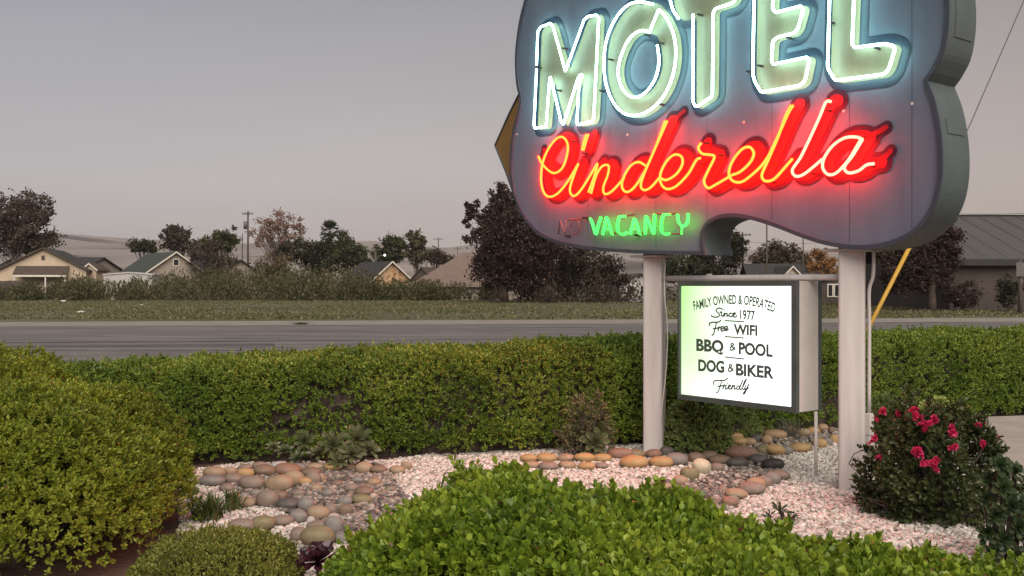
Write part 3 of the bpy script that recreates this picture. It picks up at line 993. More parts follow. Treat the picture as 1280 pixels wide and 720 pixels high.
R1 = 0.0100
tube_obj('neon_letter', [round_corners(tp(Mx), 0.012, closed=False)], R1, M['neonwhite'], label='white neon outline of the letter M')
tube_obj('neon_letter', [smooth_path(tp(Oo[1:] + [(Oo[0][0] - 1, Oo[0][1] - 1)] + z1([(808, 62), (772, 150)]) ), False, 4)], R1, M['neonwhite'], label='white neon outer ring of the letter O')
tube_obj('neon_letter', [smooth_path(tp(Oi[:-1]), False, 4)], R1, M['neonwhite'], label='white neon inner ring of the letter O')
tube_obj('neon_letter', [round_corners(tp(Tx[4:] + Tx[:4]), 0.03, closed=False)], R1, M['neonwhite'], label='white neon outline of the letter T')
tube_obj('neon_letter', [round_corners(tp(Ex), 0.025)], R1, M['neonwhite'], closed=True, label='white neon outline of the letter E')
tube_obj('neon_letter', [round_corners(tp(Lx), 0.03)], R1, M['neonwhite'], closed=True, label='white neon outline of the letter L')

# the script line under it
S_C = z3([(212, 222), (235, 265), (285, 305), (330, 282), (355, 215), (358, 160), (335, 126), (300, 135), (256, 195), (230, 270), (226, 350), (241, 405), (270, 424), (312, 404), (362, 342), (412, 258)])
S_i = z3([(412, 258), (395, 300), (372, 370), (372, 405), (392, 420), (422, 393), (462, 332), (500, 268), (508, 258)])
S_dot = z3([(462, 112), (455, 130), (437, 192)])
S_dot2 = z3([(452, 112), (440, 145), (430, 192)])
S_n = z3([(508, 258), (492, 320), (462, 402)])
S_n2 = z3([(475, 408), (500, 320), (530, 272), (562, 268), (560, 310), (536, 378), (545, 410), (582, 394), (640, 330)])
S_d = z3([(748, 268), (712, 250), (672, 270), (637, 328), (630, 375), (652, 400), (690, 378), (742, 300), (796, 180), (856, 44)])
S_d2 = z3([(846, 44), (800, 170), (742, 305), (724, 368), (740, 390), (772, 378), (818, 328)])
S_e = z3([(818, 328), (852, 340), (902, 310), (932, 260), (926, 222), (890, 214), (850, 250), (822, 310), (826, 360), (856, 385), (902, 370), (962, 308), (1000, 242), (1022, 230)])
S_r = z3([(1026, 155), (1012, 180), (1030, 208), (1070, 214), (1092, 226), (1062, 290), (1040, 345), (1060, 380), (1100, 362), (1172, 320)])
S_e2 = z4([(52, 318), (102, 298), (152, 250), (169, 205), (146, 175), (105, 190), (60, 250), (44, 310), (65, 345), (106, 350), (152, 320), (206, 270), (244, 218)])
S_l = z4([(244, 218), (290, 120), (340, 8), (366, -34)])
S_lb = z4([(356, -34), (328, 20), (288, 130), (236, 250), (209, 315), (226, 345), (270, 335), (320, 282), (362, 234)])
S_l2 = z4([(555, -52), (530, -50), (500, 20), (450, 130), (402, 228), (362, 288), (376, 320), (412, 315), (460, 280), (512, 235)])
S_a = z4([(714, 138), (680, 125), (622, 130), (562, 170), (520, 232), (514, 280), (540, 312), (582, 304), (642, 240), (704, 138)])
S_a2 = z4([(712, 138), (662, 220), (622, 275), (642, 304), (692, 294), (732, 265), (770, 258)])
script = [S_C, S_i, S_dot, S_n, S_n2, S_d, S_d2, S_e, S_r, S_e2, S_l, S_lb, S_l2, S_a, S_a2]
spaths = [smooth_path(tp(p), step=3) for p in script]
# the little spurs of the painted brush script: at the head of C, the tops of the tall strokes and the tail of a
spurs = [z4([(700, 130), (760, 100), (790, 82)]), z4([(735, 265), (790, 225), (812, 200)]), z3([(215, 225), (208, 190)]), z3([(846, 60), (880, 20), (905, 0)])]
sp2 = [tp(p) for p in spurs]
shift = np.array([0.028, 0.012])    # the painted strokes lie right of the tubes
mb = MB(); v, f = sheet2d([('stroke', [p + shift for p in spaths], 0.082), ('stroke', [p + shift for p in sp2], 0.05)], 0.012)
mb.add(P3(v, FO + 0.006), f); addp('script_outline', mb, M['scriptdark'], recalc=False)
mb = MB(); v, f = sheet2d([('stroke', [p + shift for p in spaths], 0.042), ('stroke', [p + shift for p in sp2], 0.02)], 0.010)
mb.add(P3(v, FO + 0.011), f); addp('script_lettering', mb, M['scriptred'], recalc=False)
R2 = 0.0115
for lab, ps, m in [('glowing capital C of the red script', [S_C], 'neonred'), ('first letter i of the red script', [S_i, S_dot, S_dot2], 'neonred'), ('letter n of the red script', [S_n, S_n2], 'neonred'),
                   ('letter d of the red script', [S_d, S_d2], 'neonred'), ('first letter e of the red script', [S_e], 'neonred'), ('letter r of the red script', [S_r], 'neonred'),
                   ('second letter e of the red script', [S_e2], 'neonred'), ('first letter l of the red script', [S_l, S_lb], 'neonred'), ('paler second letter l of the red script', [S_l2], 'neonpink'),
                   ('paler letter a of the red script', [S_a, S_a2], 'neonpink')]:
    tube_obj('neon_letter', [smooth_path(tp(p), step=4) for p in ps], R2, M[m], label=lab)

# VACANCY, with the unlit NO before it
VAC = [('V', [[(468, 530), (480, 560), (496, 615), (510, 560), (522, 525)]]), ('A', [[(530, 612), (550, 520), (577, 612)], [(537, 585), (570, 585)]]), ('C', [[(642, 520), (613, 522), (604, 560), (606, 600), (632, 615), (652, 600)]]),
       ('A', [[(667, 610), (690, 528), (716, 612)], [(674, 585), (708, 585)]]), ('N', [[(742, 610), (746, 515), (786, 612), (790, 510)]]), ('C', [[(866, 512), (832, 512), (822, 560), (824, 600), (842, 612), (864, 606)]]),
       ('Y', [[(904, 510), (908, 550), (930, 575), (955, 552), (958, 508)], [(930, 575), (928, 612)]])]
for i, (c, ps) in enumerate(VAC):
    tube_obj('neon_letter', [round_corners(tp(z3(p)), 0.02, closed=False) for p in ps] + [round_corners(tp(z3([(x + 7, y + 2) for x, y in p])), 0.02, closed=False) for p in ps[:1]], 0.0056, M['neongreen'], label=f'green neon letter {c} of VACANCY, {["first", "second", "third", "fourth", "fifth", "sixth", "last"][i]} in the word', sides=6)
NO = [('N', [[(312, 612), (320, 540), (346, 612), (352, 540)]]), ('O', [[(385, 545), (372, 575), (378, 608), (405, 612), (418, 580), (412, 542), (388, 541)]])]
for c, ps in NO:
    tube_obj('neon_letter', [round_corners(tp(z3(p)), 0.02, closed=False) for p in ps], 0.007, M['deadtube'], label=f'unlit dark red neon letter {c} before the green word', sides=6)
# blackout-painted jumper tubes between the letters and their posts
mb = MB()
for seg in [[(350, 540), (432, 533)], [(575, 606), (606, 604)], [(650, 520), (690, 512)], [(716, 606), (742, 606)], [(790, 510), (832, 510)], [(862, 608), (926, 610)], [(866, 512), (905, 504)]]:
    q = tp(z3(seg)); mb = MB(); mb.tube(P3(q, TO - 0.008), 0.008, sides=6)
    addp('jumper_tube', mb, M['deadtube'], recalc=False)
# glass standoffs and electrode boots that hold the tubes to the face
mb = MB()
so = z1([(203, 335), (328, 240), (515, 452), (560, 295), (812, 520), (742, 172), (812, 212), (1005, 70), (700, 10), (300, 450)]) + z2([(186, 326), (132, 355), (772, 238), (330, 186), (545, 110)]) + \
     z3([(372, 145), (430, 205), (480, 375), (345, 620), (1040, 155), (1010, 255), (640, 400), (1110, 215), (690, 615), (430, 528)]) + z4([(530, -10), (700, 125), (745, 270), (450, 305), (250, 350), (120, 180)])
for x, y in so:
    s, z = splane(x, y, TO)
    mb = MB(); mb.tube([plane(s, z, FO), plane(s, z, TO - 0.004)], [0.012, 0.009], sides=6)
    addp('tube_support', mb, M['black'], recalc=False)
# small rivets
mb = MB()
for x, y in z1([(1240, 612), (658, 675), (104, 672)]) + z2([(118, 612), (962, 518), (618, 555)]) + z3([(658, 113), (150, 545), (615, 690), (1240, 50)]):
    s, z = splane(x, y, FO)
    mb = MB(); mb.tube([plane(s, z, FO - 0.002), plane(s, z, FO + 0.006)], 0.011, sides=8)
    addp('rivet', mb, M['whitepaint'], recalc=False)

# posts, plates, cross bar, boxes, conduit
ztop = splane(818, 319, 0)[1]
for (c, r, zt, lab) in ((LP, 0.100, ztop + 0.02, 'far post under the left lobe'), (RP, 0.106, ztop + 0.02, 'near post under the right lobe')):
    mb = MB()
    nx_, ny_ = -0.36, -0.933
    w = r * 0.93
    sec = round_corners([(-w, -w), (w, -w), (w, w), (-w, w)], 0.028, k=5)
    sec = [(c[0] + x * -ny_ + y * -nx_, c[1] + x * nx_ + y * -ny_, 0.0) for x, y in sec]
    mb.prism(sec, (0, 0, zt))
    addp('support_post', mb, M['postpaint'], label=lab)
axes = np.array([[SD[0], SD[1], 0], [SN[0], SN[1], 0], [0, 0, 1]])
for c in (LP, RP):
    mb = MB(); mb.box((c[0], c[1], ztop - 0.012), (0.36, 0.30, 0.02), axes=axes)
    addp('mounting_plate', mb, M['postpaint'], bevel=0.003)
zb = splane(833, 348, 0.0)[1]
mb = MB(); mb.tube([plane(0.0, zb, 0), plane(SPAN * 0.5, zb, 0), plane(SPAN, zb, 0)], 0.026, sides=14)
addp('crossbar', mb, M['postpaint'], smooth=True, recalc=False)
mb = MB(); q = plane(SPAN + 0.112, 0.52, -0.06); mb.box(q, (0.05, 0.06, 0.17), axes=axes); addp('junction_box', mb, M['postpaint'], bevel=0.004)
mb = MB(); q = plane(SPAN + 0.108, 0.33, -0.06); mb.box(q, (0.045, 0.06, 0.20), axes=axes); addp('junction_box', mb, M['postpaint'], bevel=0.004)
mb = MB(); mb.tube(smooth_path([plane(SPAN + 0.17, 1.89, -0.03), plane(SPAN + 0.17, 1.76, -0.03), plane(SPAN + 0.155, 1.66, -0.04), plane(SPAN + 0.118, 1.56, -0.05), plane(SPAN + 0.114, 1.3, -0.06), plane(SPAN + 0.112, 0.60, -0.06)], step=4), 0.014, sides=10)
addp('conduit', mb, M['postpaint'], smooth=True, recalc=False)
# faint shelf bolt heads at the foot of the far post
mb = MB()
for k in range(3):
    mb = MB(); mb.tube([plane(-0.02, 0.12 + 0.045 * k, 0.098), plane(-0.02, 0.12 + 0.045 * k, 0.108)], 0.008, sides=8)
    addp('bolt', mb, M['black'], recalc=False)

# ------------------------------------------------------------------ the lit box that hangs under it
BF = 0.16
c0, c1 = splane(850.5, 358, BF), splane(990, 358, BF)
S0, S1 = c0[0], c1[0]
ZT = splane(850.5, 357.5, BF)[1]
ZB = 0.5 * (splane(850.5, 493.5, BF)[1] + splane(990, 508, BF)[1])
box = thing('lightbox_sign', 'lit white letter box with family owned and free wifi lettering hung below the neon sign', 'sign', (*plane((S0 + S1) / 2, 0, 0)[:2], ZB))


def addb(name, mb, m, **k):
    return rel(box, mb).build(name, m, box, **k)


fw = 0.05
E0, E1, T1, B1 = S0 - fw * 0.5, S1 + fw, ZT + 0.045, ZB - 0.045
# cabinet body (white end metal), open to the front
mb = MB()
bb = lambda s0, s1, z0, z1_, w0, w1: mb.add([plane(s, z, w) for w in (w0, w1) for s, z in ((s0, z0), (s1, z0), (s1, z1_), (s0, z1_))], [[3, 2, 1, 0], [4, 5, 6, 7], [0, 1, 5, 4], [1, 2, 6, 5], [2, 3, 7, 6], [3, 0, 4, 7]])
bb(E0 + 0.003, E1 - 0.003, B1 + 0.003, T1 - 0.003, -BF + 0.03, BF - 0.03)
addb('cabinet', mb, M['whitepaint'], bevel=0.004)
for lab, w0, w1 in (('front', BF - 0.03, BF + 0.012), ('back', -BF - 0.012, -BF + 0.03)):
    mb = MB()
    bb(E0, E1, ZT, T1, w0, w1); bb(E0, E1, B1, ZB, w0, w1); bb(E0, S0, ZB, ZT, w0, w1); bb(S1, E1, ZB, ZT, w0, w1)
    addb('frame', mb, M['frame'])
# the glowing acrylic: brighter and cooler at the right, greener at the upper left, where its tubes differ
m, n, l = _mat('lit_acrylic')
o_ = n.new('ShaderNodeOutputMaterial'); e_ = n.new('ShaderNodeEmission')
t_ = n.new('ShaderNodeTexCoord'); mp_ = n.new('ShaderNodeMapping'); gr_ = n.new('ShaderNodeTexNoise')
gr_.inputs['Scale'].default_value = 1.1; gr_.inputs['Detail'].default_value = 1
dot_ = n.new('ShaderNodeVectorMath'); dot_.operation = 'DOT_PRODUCT'; dot_.inputs[1].default_value = (SD[0], SD[1], -0.35)
add_ = n.new('ShaderNodeMath'); add_.operation = 'MULTIPLY_ADD'; add_.inputs[1].default_value = 0.5
rr_ = n.new('ShaderNodeValToRGB')
el = rr_.color_ramp.elements
el[0].position = 0.0; el[0].color = (0.27, 0.50, 0.18, 1)
el[1].position = 0.75; el[1].color = (0.97, 0.98, 1.0, 1)
e2_ = el.new(0.30); e2_.color = (0.46, 0.57, 0.40, 1)
l.new(t_.outputs['Object'], dot_.inputs[0]); l.new(t_.outputs['Object'], gr_.inputs[0])
l.new(gr_.outputs[0], add_.inputs[0])
ad2_ = n.new('ShaderNodeMath'); ad2_.operation = 'MULTIPLY_ADD'; ad2_.inputs[1].default_value = 0.62; ad2_.inputs[2].default_value = 0.35
l.new(dot_.outputs['Value'], ad2_.inputs[0]); l.new(ad2_.outputs[0], add_.inputs[2])
l.new(add_.outputs[0], rr_.inputs[0]); l.new(rr_.outputs[0], e_.inputs[0])
e_.inputs[1].default_value = 1.85
l.new(e_.outputs[0], o_.inputs[0])
M['acrylic'] = m
for w in (BF - 0.012, -BF + 0.012):
    mb = MB(); mb.quad([plane(S0 + 0.001, ZB + 0.001, w), plane(S1 - 0.001, ZB + 0.001, w), plane(S1 - 0.001, ZT - 0.001, w), plane(S0 + 0.001, ZT - 0.001, w)])
    addb('light_panel', mb, M['acrylic'], recalc=False)
# hangers to the cross bar
for s in (S0 + 0.2, S1 - 0.15):
    mb = MB(); q = plane(s, (zb + 0.026 + T1) / 2, 0); mb.box(q, (0.05, 0.02, abs(zb + 0.03 - T1) + 0.02), axes=axes); addb('hanger', mb, M['whitepaint'])

# --- lettering on the box; coordinates read in the 4x enlargement of [780,310,1100,490]
def z5(x, y):
    return splane(780 + x / 4, 310 + y / 4, BF - 0.01)


def font_mesh(txt, bold=0.0):
    cu = bpy.data.curves.new('lettering', 'FONT')
    cu.body = txt
    cu.offset = bold
    cu.resolution_u = 4
    ob = bpy.data.objects.new('lettering', cu)
    COL.objects.link(ob)
    dg = bpy.context.evaluated_depsgraph_get()
    me = bpy.data.meshes.new_from_object(ob.evaluated_get(dg))
    v = np.array([q.co[:2] for q in me.vertices]); f = [list(p.vertices) for p in me.polygons]
    bpy.data.objects.remove(ob); bpy.data.curves.remove(cu); bpy.data.meshes.remove(me)
    return v, f


def font_line(txt, base, cap, bold):
    """base: list of baseline points (enlargement px), cap: cap height in enlargement px"""
    v, f = font_mesh(txt, bold)
    x0, x1 = v[:, 0].min(), v[:, 0].max()
    capu = font_mesh('H', bold)[0][:, 1].max()
    B = np.array([z5(*b) for b in base])
    Bs = smooth_path(B, step=12) if len(B) > 2 else np.linspace(B[0], B[1], 30)
    seg = np.concatenate([[0], np.cumsum(np.linalg.norm(np.diff(Bs, axis=0), axis=1))])
    H = abs(z5(base[0][0], base[0][1])[1] - z5(base[0][0], base[0][1] - cap)[1])
    u = (v[:, 0] - x0) / (x1 - x0) * seg[-1]
    X = np.interp(u, seg, Bs[:, 0]); Z = np.interp(u, seg, Bs[:, 1])
    T = np.stack([np.interp(np.minimum(u + .02, seg[-1]), seg, Bs[:, 0]) - np.interp(np.maximum(u - .02, 0), seg, Bs[:, 0]), np.interp(np.minimum(u + .02, seg[-1]), seg, Bs[:, 1]) - np.interp(np.maximum(u - .02, 0), seg, Bs[:, 1])], 1)
    T = unit(T); Nn = np.stack([-T[:, 1], T[:, 0]], 1)
    if len(B) == 2:
        Nn[:] = (0, 1)
    h = v[:, 1] / capu * H
    return np.stack([X + Nn[:, 0] * h, Z + Nn[:, 1] * h], 1), f


LO = BF - 0.010
lines = [('FAMILY OWNED & OPERATED', [(350, 310), (455, 286), (560, 280), (660, 292), (752, 322)], 44, 0.026),
         ('1977', [(580, 354), (655, 361)], 46, 0.028),
         ('WIFI', [(548, 430), (667, 437)], 50, 0.042),
         ('BBQ', [(361, 511), (498, 521)], 58, 0.045), ('POOL', [(573, 528), (744, 543)], 58, 0.045),
         ('DOG', [(371, 612), (502, 622)], 56, 0.045), ('BIKER', [(559, 634), (750, 652)], 58, 0.045)]
for txt, base, cap, bold in lines:
    v, f = font_line(txt, base, cap, bold)
    mb = MB(); mb.add(P3(v, LO), f); addb('lettering', mb, M['ink'], recalc=False)


def script_word(name, paths, r):
    ps = [smooth_path([z5(*q) for q in p], step=4) for p in paths]
    r = r * 1.2
    v, f = sheet2d([('stroke', ps, r)], 0.0028)
    mb = MB(); mb.add(P3(v, LO), f); addb('lettering', mb, M['ink'], recalc=False)


# Since
script_word('since', [[(492, 306), (474, 300), (460, 312), (470, 324), (478, 336), (462, 346), (440, 342), (438, 336)], [(480, 322), (489, 320), (486, 336), (494, 340), (502, 326)], [(500, 308), (501, 310)],
                      [(502, 326), (500, 342), (508, 328), (516, 328), (514, 341), (524, 336)], [(540, 328), (530, 326), (525, 338), (534, 344), (544, 338), (556, 330), (555, 324), (546, 328), (546, 342), (558, 345), (564, 338)]], 0.0055)
# Free
script_word('free', [[(428, 388), (426, 378), (440, 372), (470, 371), (484, 362)], [(462, 374), (456, 400), (448, 430), (440, 436)], [(446, 404), (470, 400)], [(474, 394), (470, 414), (476, 398), (484, 396)],
                     [(484, 408), (496, 402), (498, 394), (488, 394), (484, 408), (492, 416), (504, 408), (516, 400), (516, 392), (506, 394), (503, 406), (510, 414), (522, 406)]], 0.0058)
# ampersands
for ox, oy, kx in ((541, 494, 1.0), (532, 600, 0.9)):
    script_word('and', [[(ox + 12 * kx, oy + 2), (ox + 2, oy + 16), (ox - 10, oy + 14), (ox - 8, oy + 2), (ox + 4, oy - 6), (ox + 6, oy - 14), (ox - 3, oy - 16), (ox - 6, oy - 8), (ox + 4, oy + 4), (ox + 14, oy + 14)]], 0.0058)
# Friendly, read in the enlargement of [780,460,1100,640]
F6 = lambda pts: [(x, y + 600) for x, y in pts]
script_word('friendly', [F6([(450, 86), (448, 70), (462, 62), (500, 62), (518, 52)]), F6([(488, 64), (480, 95), (468, 122), (462, 124)]), F6([(470, 92), (496, 88)]), F6([(500, 84), (494, 106), (502, 88), (510, 86)]),
                         F6([(512, 88), (506, 104), (514, 104), (522, 96)]), F6([(518, 76), (519, 77)]), F6([(522, 98), (532, 92), (532, 85), (523, 88), (521, 100), (530, 106), (540, 98)]),
                         F6([(542, 86), (538, 106), (546, 90), (554, 88), (550, 104), (558, 104), (564, 98)]), F6([(578, 92), (568, 90), (562, 102), (570, 107), (580, 92), (594, 62), (582, 92), (578, 105), (586, 106), (594, 96), (610, 62), (612, 56), (602, 68), (592, 100), (598, 108), (606, 100)]),
                         F6([(608, 88), (603, 104), (612, 104), (620, 88), (624, 82), (612, 112), (602, 130), (596, 128), (604, 116), (622, 100)])], 0.0052)
# the short rules between the lines
for x0, y0, x1, y1 in ((506, 363, 600, 369), (506, 443, 598, 450), (506, 545, 600, 555)):
    v, f = sheet2d([('stroke', [np.array([z5(x0, y0), z5(x1, y1)])], 0.0058)], 0.003)
    mb = MB(); mb.add(P3(v, LO), f); addb('lettering', mb, M['ink'], recalc=False)

# thin steel rod under the box, in the gravel
g = gp(1020, 603)
rod = thing('support_rod', 'thin grey rod standing in white gravel under the lit box', 'rod', g)
mb = MB(); mb.tube([(g[0], g[1], 0), (g[0], g[1], B1 + 0.004)], 0.014, sides=10); rel(rod, mb).build('rod', M['postpaint'], rod, smooth=True, recalc=False)
mb = MB(); mb.tube([(g[0], g[1], 0.0), (g[0], g[1], 0.05)], 0.024, sides=10); rel(rod, mb).build('foot', M['postpaint'], rod, recalc=False)
# loose white cable beside the far post
cp = [plane(0.13, 1.885, 0.05), plane(0.15, 1.78, 0.06), plane(0.13, 1.66, 0.05), plane(0.17, 1.45, 0.08), plane(0.19, 1.2, 0.07), plane(0.18, 0.8, 0.08), plane(0.13, 0.4, 0.09), plane(0.11, 0.16, 0.08), plane(0.11, 0.02, 0.08)]
cp = [c_ + np.array([SD[0], SD[1], 0]) * 0.045 for c_ in cp]
tag(MB().tube(smooth_path(cp, step=6), 0.0065, sides=6).build('cable', M['cable'], smooth=True, recalc=False), 'loose pale cable running down beside the far sign post', 'cable')


# ================================================================== PLANTS OF THE BED
hedge('boxwood_hedge', 'long clipped green hedge running behind the sign along the road', [(-5.2, 9.15), (-2.8, 9.65), (-0.3, 10.15), (1.25, 10.75), (3.58, 11.75), (6.2, 12.85), (8.8, 13.9)], 1.5,
      [0.76, 0.87, 0.96, 1.0, 1.0, 1.0, 1.0], 85000, M['hedge'], M['twig'], 31, 0.032, 0.019, k=7, ntwig=3000, gap=0.36, lump=0.07, pw=0.30)
hedge('clipped_shrub', 'broad bright green clipped shrub with rounded leaves in front of the gravel', [(-0.72, 3.85), (-0.40, 3.82), (-0.08, 3.75), (0.45, 3.55), (1.05, 3.25), (1.65, 3.0), (2.3, 2.75)], 1.15,
      [0.60, 0.74, 0.81, 0.74, 0.635, 0.63, 0.71], 26000, M['frontleaf'], M['twig'], 32, 0.031, 0.024, k=8, ntwig=150, gap=0.6, lump=0.095, pw=0.5, spread=(0.25, 1.1))
shrub('rounded_shrub', 'big rounded olive green shrub with bare twigs at its foot', 'shrub', (-3.30, 6.15, 0), (1.22, 1.05), 0.97, 34000, M['mound'], M['twig'], 33, leaf_l=0.027, leaf_w=0.015, k=8, power=0.62, ntwig=1300, gap=0.75, lump=0.09, bare_low=0.50, core=0.50)
shrub('rounded_shrub', 'smaller rounded shrub partly hidden behind the big olive green one', 'shrub', (-4.35, 7.75, 0), (1.0, 0.85), 1.07, 12000, M['mound'], M['twig'], 34, leaf_l=0.028, leaf_w=0.016, k=8, power=0.65, ntwig=80, gap=0.7, lump=0.07)
shrub('low_shrub', 'low bright green clipped shrub in front of the left cobbles', 'shrub', (-1.47, 4.95, 0), (0.41, 0.42), 0.35, 7500, M['lowleaf'], M['twig'], 35, leaf_l=0.020, leaf_w=0.010, k=8, power=0.7, ntwig=40, gap=0.8, lump=0.05)
shrub('round_bush', 'round soft green bush at the hedge foot beside the far post', 'shrub', (1.78, 9.55, 0), (0.30, 0.27), 0.56, 2200, M['roundleaf'], M['twig'], 36, leaf_l=0.034, leaf_w=0.018, k=8, power=0.85, ntwig=40, gap=0.7, lump=0.08)
shrub('round_bush', 'dark green bush under the lit letter box', 'shrub', (2.25, 10.45, 0), (0.34, 0.17), 0.40, 1800, M['roundleaf'], M['twig'], 37, leaf_l=0.030, leaf_w=0.010, k=7, power=0.9, ntwig=60, gap=0.3, lump=0.12)
shrub('round_bush', 'small round green bush right of the near post, above the roses', 'shrub', (4.02, 10.75, 0), (0.27, 0.25), 0.40, 1700, M['roundleaf'], M['twig'], 38, leaf_l=0.026, leaf_w=0.013, k=8, power=0.85, ntwig=30, gap=0.7, lump=0.08)
shrub('brown_shrub', 'thin brownish shrub growing against the hedge left of the far post', 'shrub', (0.72, 9.35, 0), (0.22, 0.12), 0.60, 480, M['brownleaf'], M['twig'], 39, leaf_l=0.035, leaf_w=0.018, k=6, power=1.0, ntwig=45, gap=0.2, lump=0.3, core=0.3)
shrub('sprout', 'small leafy green sprout rising above the broad front shrub', 'shrub', (-0.20, 4.62, 0), (0.13, 0.12), 0.76, 420, M['frontleaf'], M['twig'], 40, leaf_l=0.035, leaf_w=0.018, k=8, power=0.9, ntwig=20, gap=0.8, core=0.6)

# rose bush
rng = np.random.default_rng(41)
rose = shrub('rose_bush', 'dark leafy rose bush with clusters of crimson flowers beside the near post', 'shrub', (2.93, 6.95, 0), (0.42, 0.40), 0.71, 4600, M['roseleaf'], M['twig'], 42, leaf_l=0.036, leaf_w=0.024, k=6, power=0.9, ntwig=200, gap=0.15, lump=0.36, core=0.5, tipup=0.2)


def flower(c, r, rng, n=22):
    D = unit(rng.normal(size=(n, 3)) + np.array([0, -0.4, 0.5]))
    P = np.array(c) + D * r * rng.uniform(0.1, 0.5, (n, 1))
    N = unit(rng.normal(size=(n, 3)))
    return leaves(P, D + rng.normal(0, 0.4, (n, 3)), N, np.full(n, r * 0.95), np.full(n, r * 1.0))


ROSES = [(1104, 515, 5), (1097, 524, 3), (1124, 515, 6), (1136, 518, 7), (1147, 522, 6), (1154, 530, 4), (1142, 512, 5), (1160, 528, 5), (1168, 526, 5), (1155, 537, 4), (1188, 534, 5), (1190, 541, 6), (1195, 559, 5), (1093, 547, 5), (1088, 553, 3), (1101, 573, 4),
         (1145, 562, 7), (1149, 567, 6), (1155, 579, 5), (1169, 579, 6), (1170, 585, 4), (1232, 553, 5), (1229, 531, 4), (1248, 548, 3), (1224, 531, 3)]
for x, y, r in ROSES:
    # where the line of sight meets the bush: an ellipsoid test, so every flower sits on the leaves
    best = None
    for Y in np.linspace(6.3, 7.3, 60):
        p = at(x, y, Y); q = ((p.x - 2.93) / 0.50) ** 2 + ((Y - 6.95) / 0.50) ** 2 + (p.z / 0.80) ** 2
        if q < 1.0:
            best = p; break
    if best is None:
        best = at(x, y, 6.9)
    mb = MB()
    for _ in range(3):
        mb.add(*flower(np.array(best) - np.array(rose.location) + rng.normal(0, 0.010, 3), r / FPX * 6.7 * 0.72, rng))
    mb.build('flower', M['petal'], rose)


# rosettes
def rosette(c, axis, R, n, rng, width=0.42, cup=0.5):
    axis = unit(np.asarray(axis, float)); ref = np.array([1.0, 0, 0]) if abs(axis[2]) > 0.7 else np.array([0, 0, 1.0])
    U = unit(np.cross(axis, ref)); W = np.cross(axis, U)
    i = np.arange(n); ph = i * 2.39996 + rng.uniform(0, 6); t = i / n
    el = cup * 0.15 + t * 1.25 + rng.normal(0, 0.06, n)
    rad = np.cos(ph)[:, None] * U + np.sin(ph)[:, None] * W
    D = np.cos(el)[:, None] * rad + np.sin(el)[:, None] * axis
    N = -np.sin(el)[:, None] * rad + np.cos(el)[:, None] * axis
    L = R * (1.0 - 0.62 * t) * rng.uniform(0.9, 1.08, n)
    tm = np.array([(0, 0, 0), (0.20, 0.30, 0.06), (0.5, 0.74, 0.16), (0.30, 0.93, 0.10), (0, 1.0, 0.02), (-0.30, 0.93, 0.10), (-0.5, 0.74, 0.16), (-0.20, 0.30, 0.06), (0, 0.45, -0.02), (0, 0.78, -0.03)], float)
    fc = np.array([[0, 1, 8, 0], [0, 8, 7, 0], [1, 2, 9, 8], [7, 8, 9, 6], [2, 3, 4, 9], [9, 4, 5, 6]])
    V = np.asarray(c)[None, None] + tm[None, :, 0, None] * (L * width)[:, None, None] * unit(np.cross(D, N))[:, None] + tm[None, :, 1, None] * (L[:, None, None] * D[:, None]) + tm[None, :, 2, None] * (L[:, None, None] * 0.8 * N[:, None])
    F = [[a + b * 10 for a in (dict.fromkeys(q))] for b in range(n) for q in fc.tolist()]
    return V.reshape(-1, 3), F


def succulent(name, label, spots, m, seed, n=26, width=0.42, cat='succulent', stem=True):
    """spots: (px, py, Y, radius, axis) of each rosette"""
    rng = np.random.default_rng(seed)
    P = [np.array(at(x, y, Y)) for x, y, Y, R, a in spots]
    c = np.mean(P, axis=0); c[2] = 0
    t = thing(name, label, cat, c)
    for p, (x, y, Y, R, a) in zip(P, spots):
        mb = MB(); ms = MB()
        mb.add(*rosette(p - c, a, R, n, rng, width))
        q = p - c
        b = np.array([q[0] * 0.6 + rng.normal(0, 0.02), q[1] * 0.6 + 0.03, 0.0])
        ms.tube(smooth_path([b, (b + q) / 2 + rng.normal(0, 0.02, 3), q], step=3), [0.014] * 7, sides=6)
        ro = mb.build('rosette', m, t, smooth=False, recalc=False)
        ms.build('stem', M['twig'], ro, smooth=True, recalc=False)
    return t


up = (0.0, -0.45, 1.0)
succulent('aeonium_clump', 'clump of grey green succulents with long paddle leaves at the hedge foot', [(356, 565, 8.75, 0.11, up), (380, 552, 8.8, 0.12, (0.2, -0.8, .6)), (372, 574, 8.65, 0.10, (-.3, -.6, .7)), (398, 568, 8.7, 0.12, up), (416, 556, 8.7, 0.155, (0.1, -0.9, .6)),
          (440, 568, 8.6, 0.14, (.2, -.7, .8)), (446, 549, 8.7, 0.155, (.1, -.8, .7)), (462, 563, 8.7, 0.12, (.5, -.5, .7)), (342, 560, 8.8, 0.09, up), (424, 576, 8.55, 0.10, (0, -.9, .5))], M['succ'], 51, n=24, width=0.36)
succulent('aeonium', 'single green rosette succulent on a stem left of the far post', [(744, 553, 9.2, 0.155, (0.0, -1, .45)), (736, 570, 9.15, 0.08, (-.4, -.8, .4))], M['succ'], 52, n=24, width=0.45)
succulent('purple_aeonium', 'dark purple rosette succulent below the front cobbles', [(398, 702, 5.15, 0.135, (0.0, -0.55, 1)), (372, 716, 5.05, 0.09, (-.5, -.5, .8)), (420, 716, 5.05, 0.08, (.4, -.6, .8))], M['purple'], 53, n=30, width=0.5)
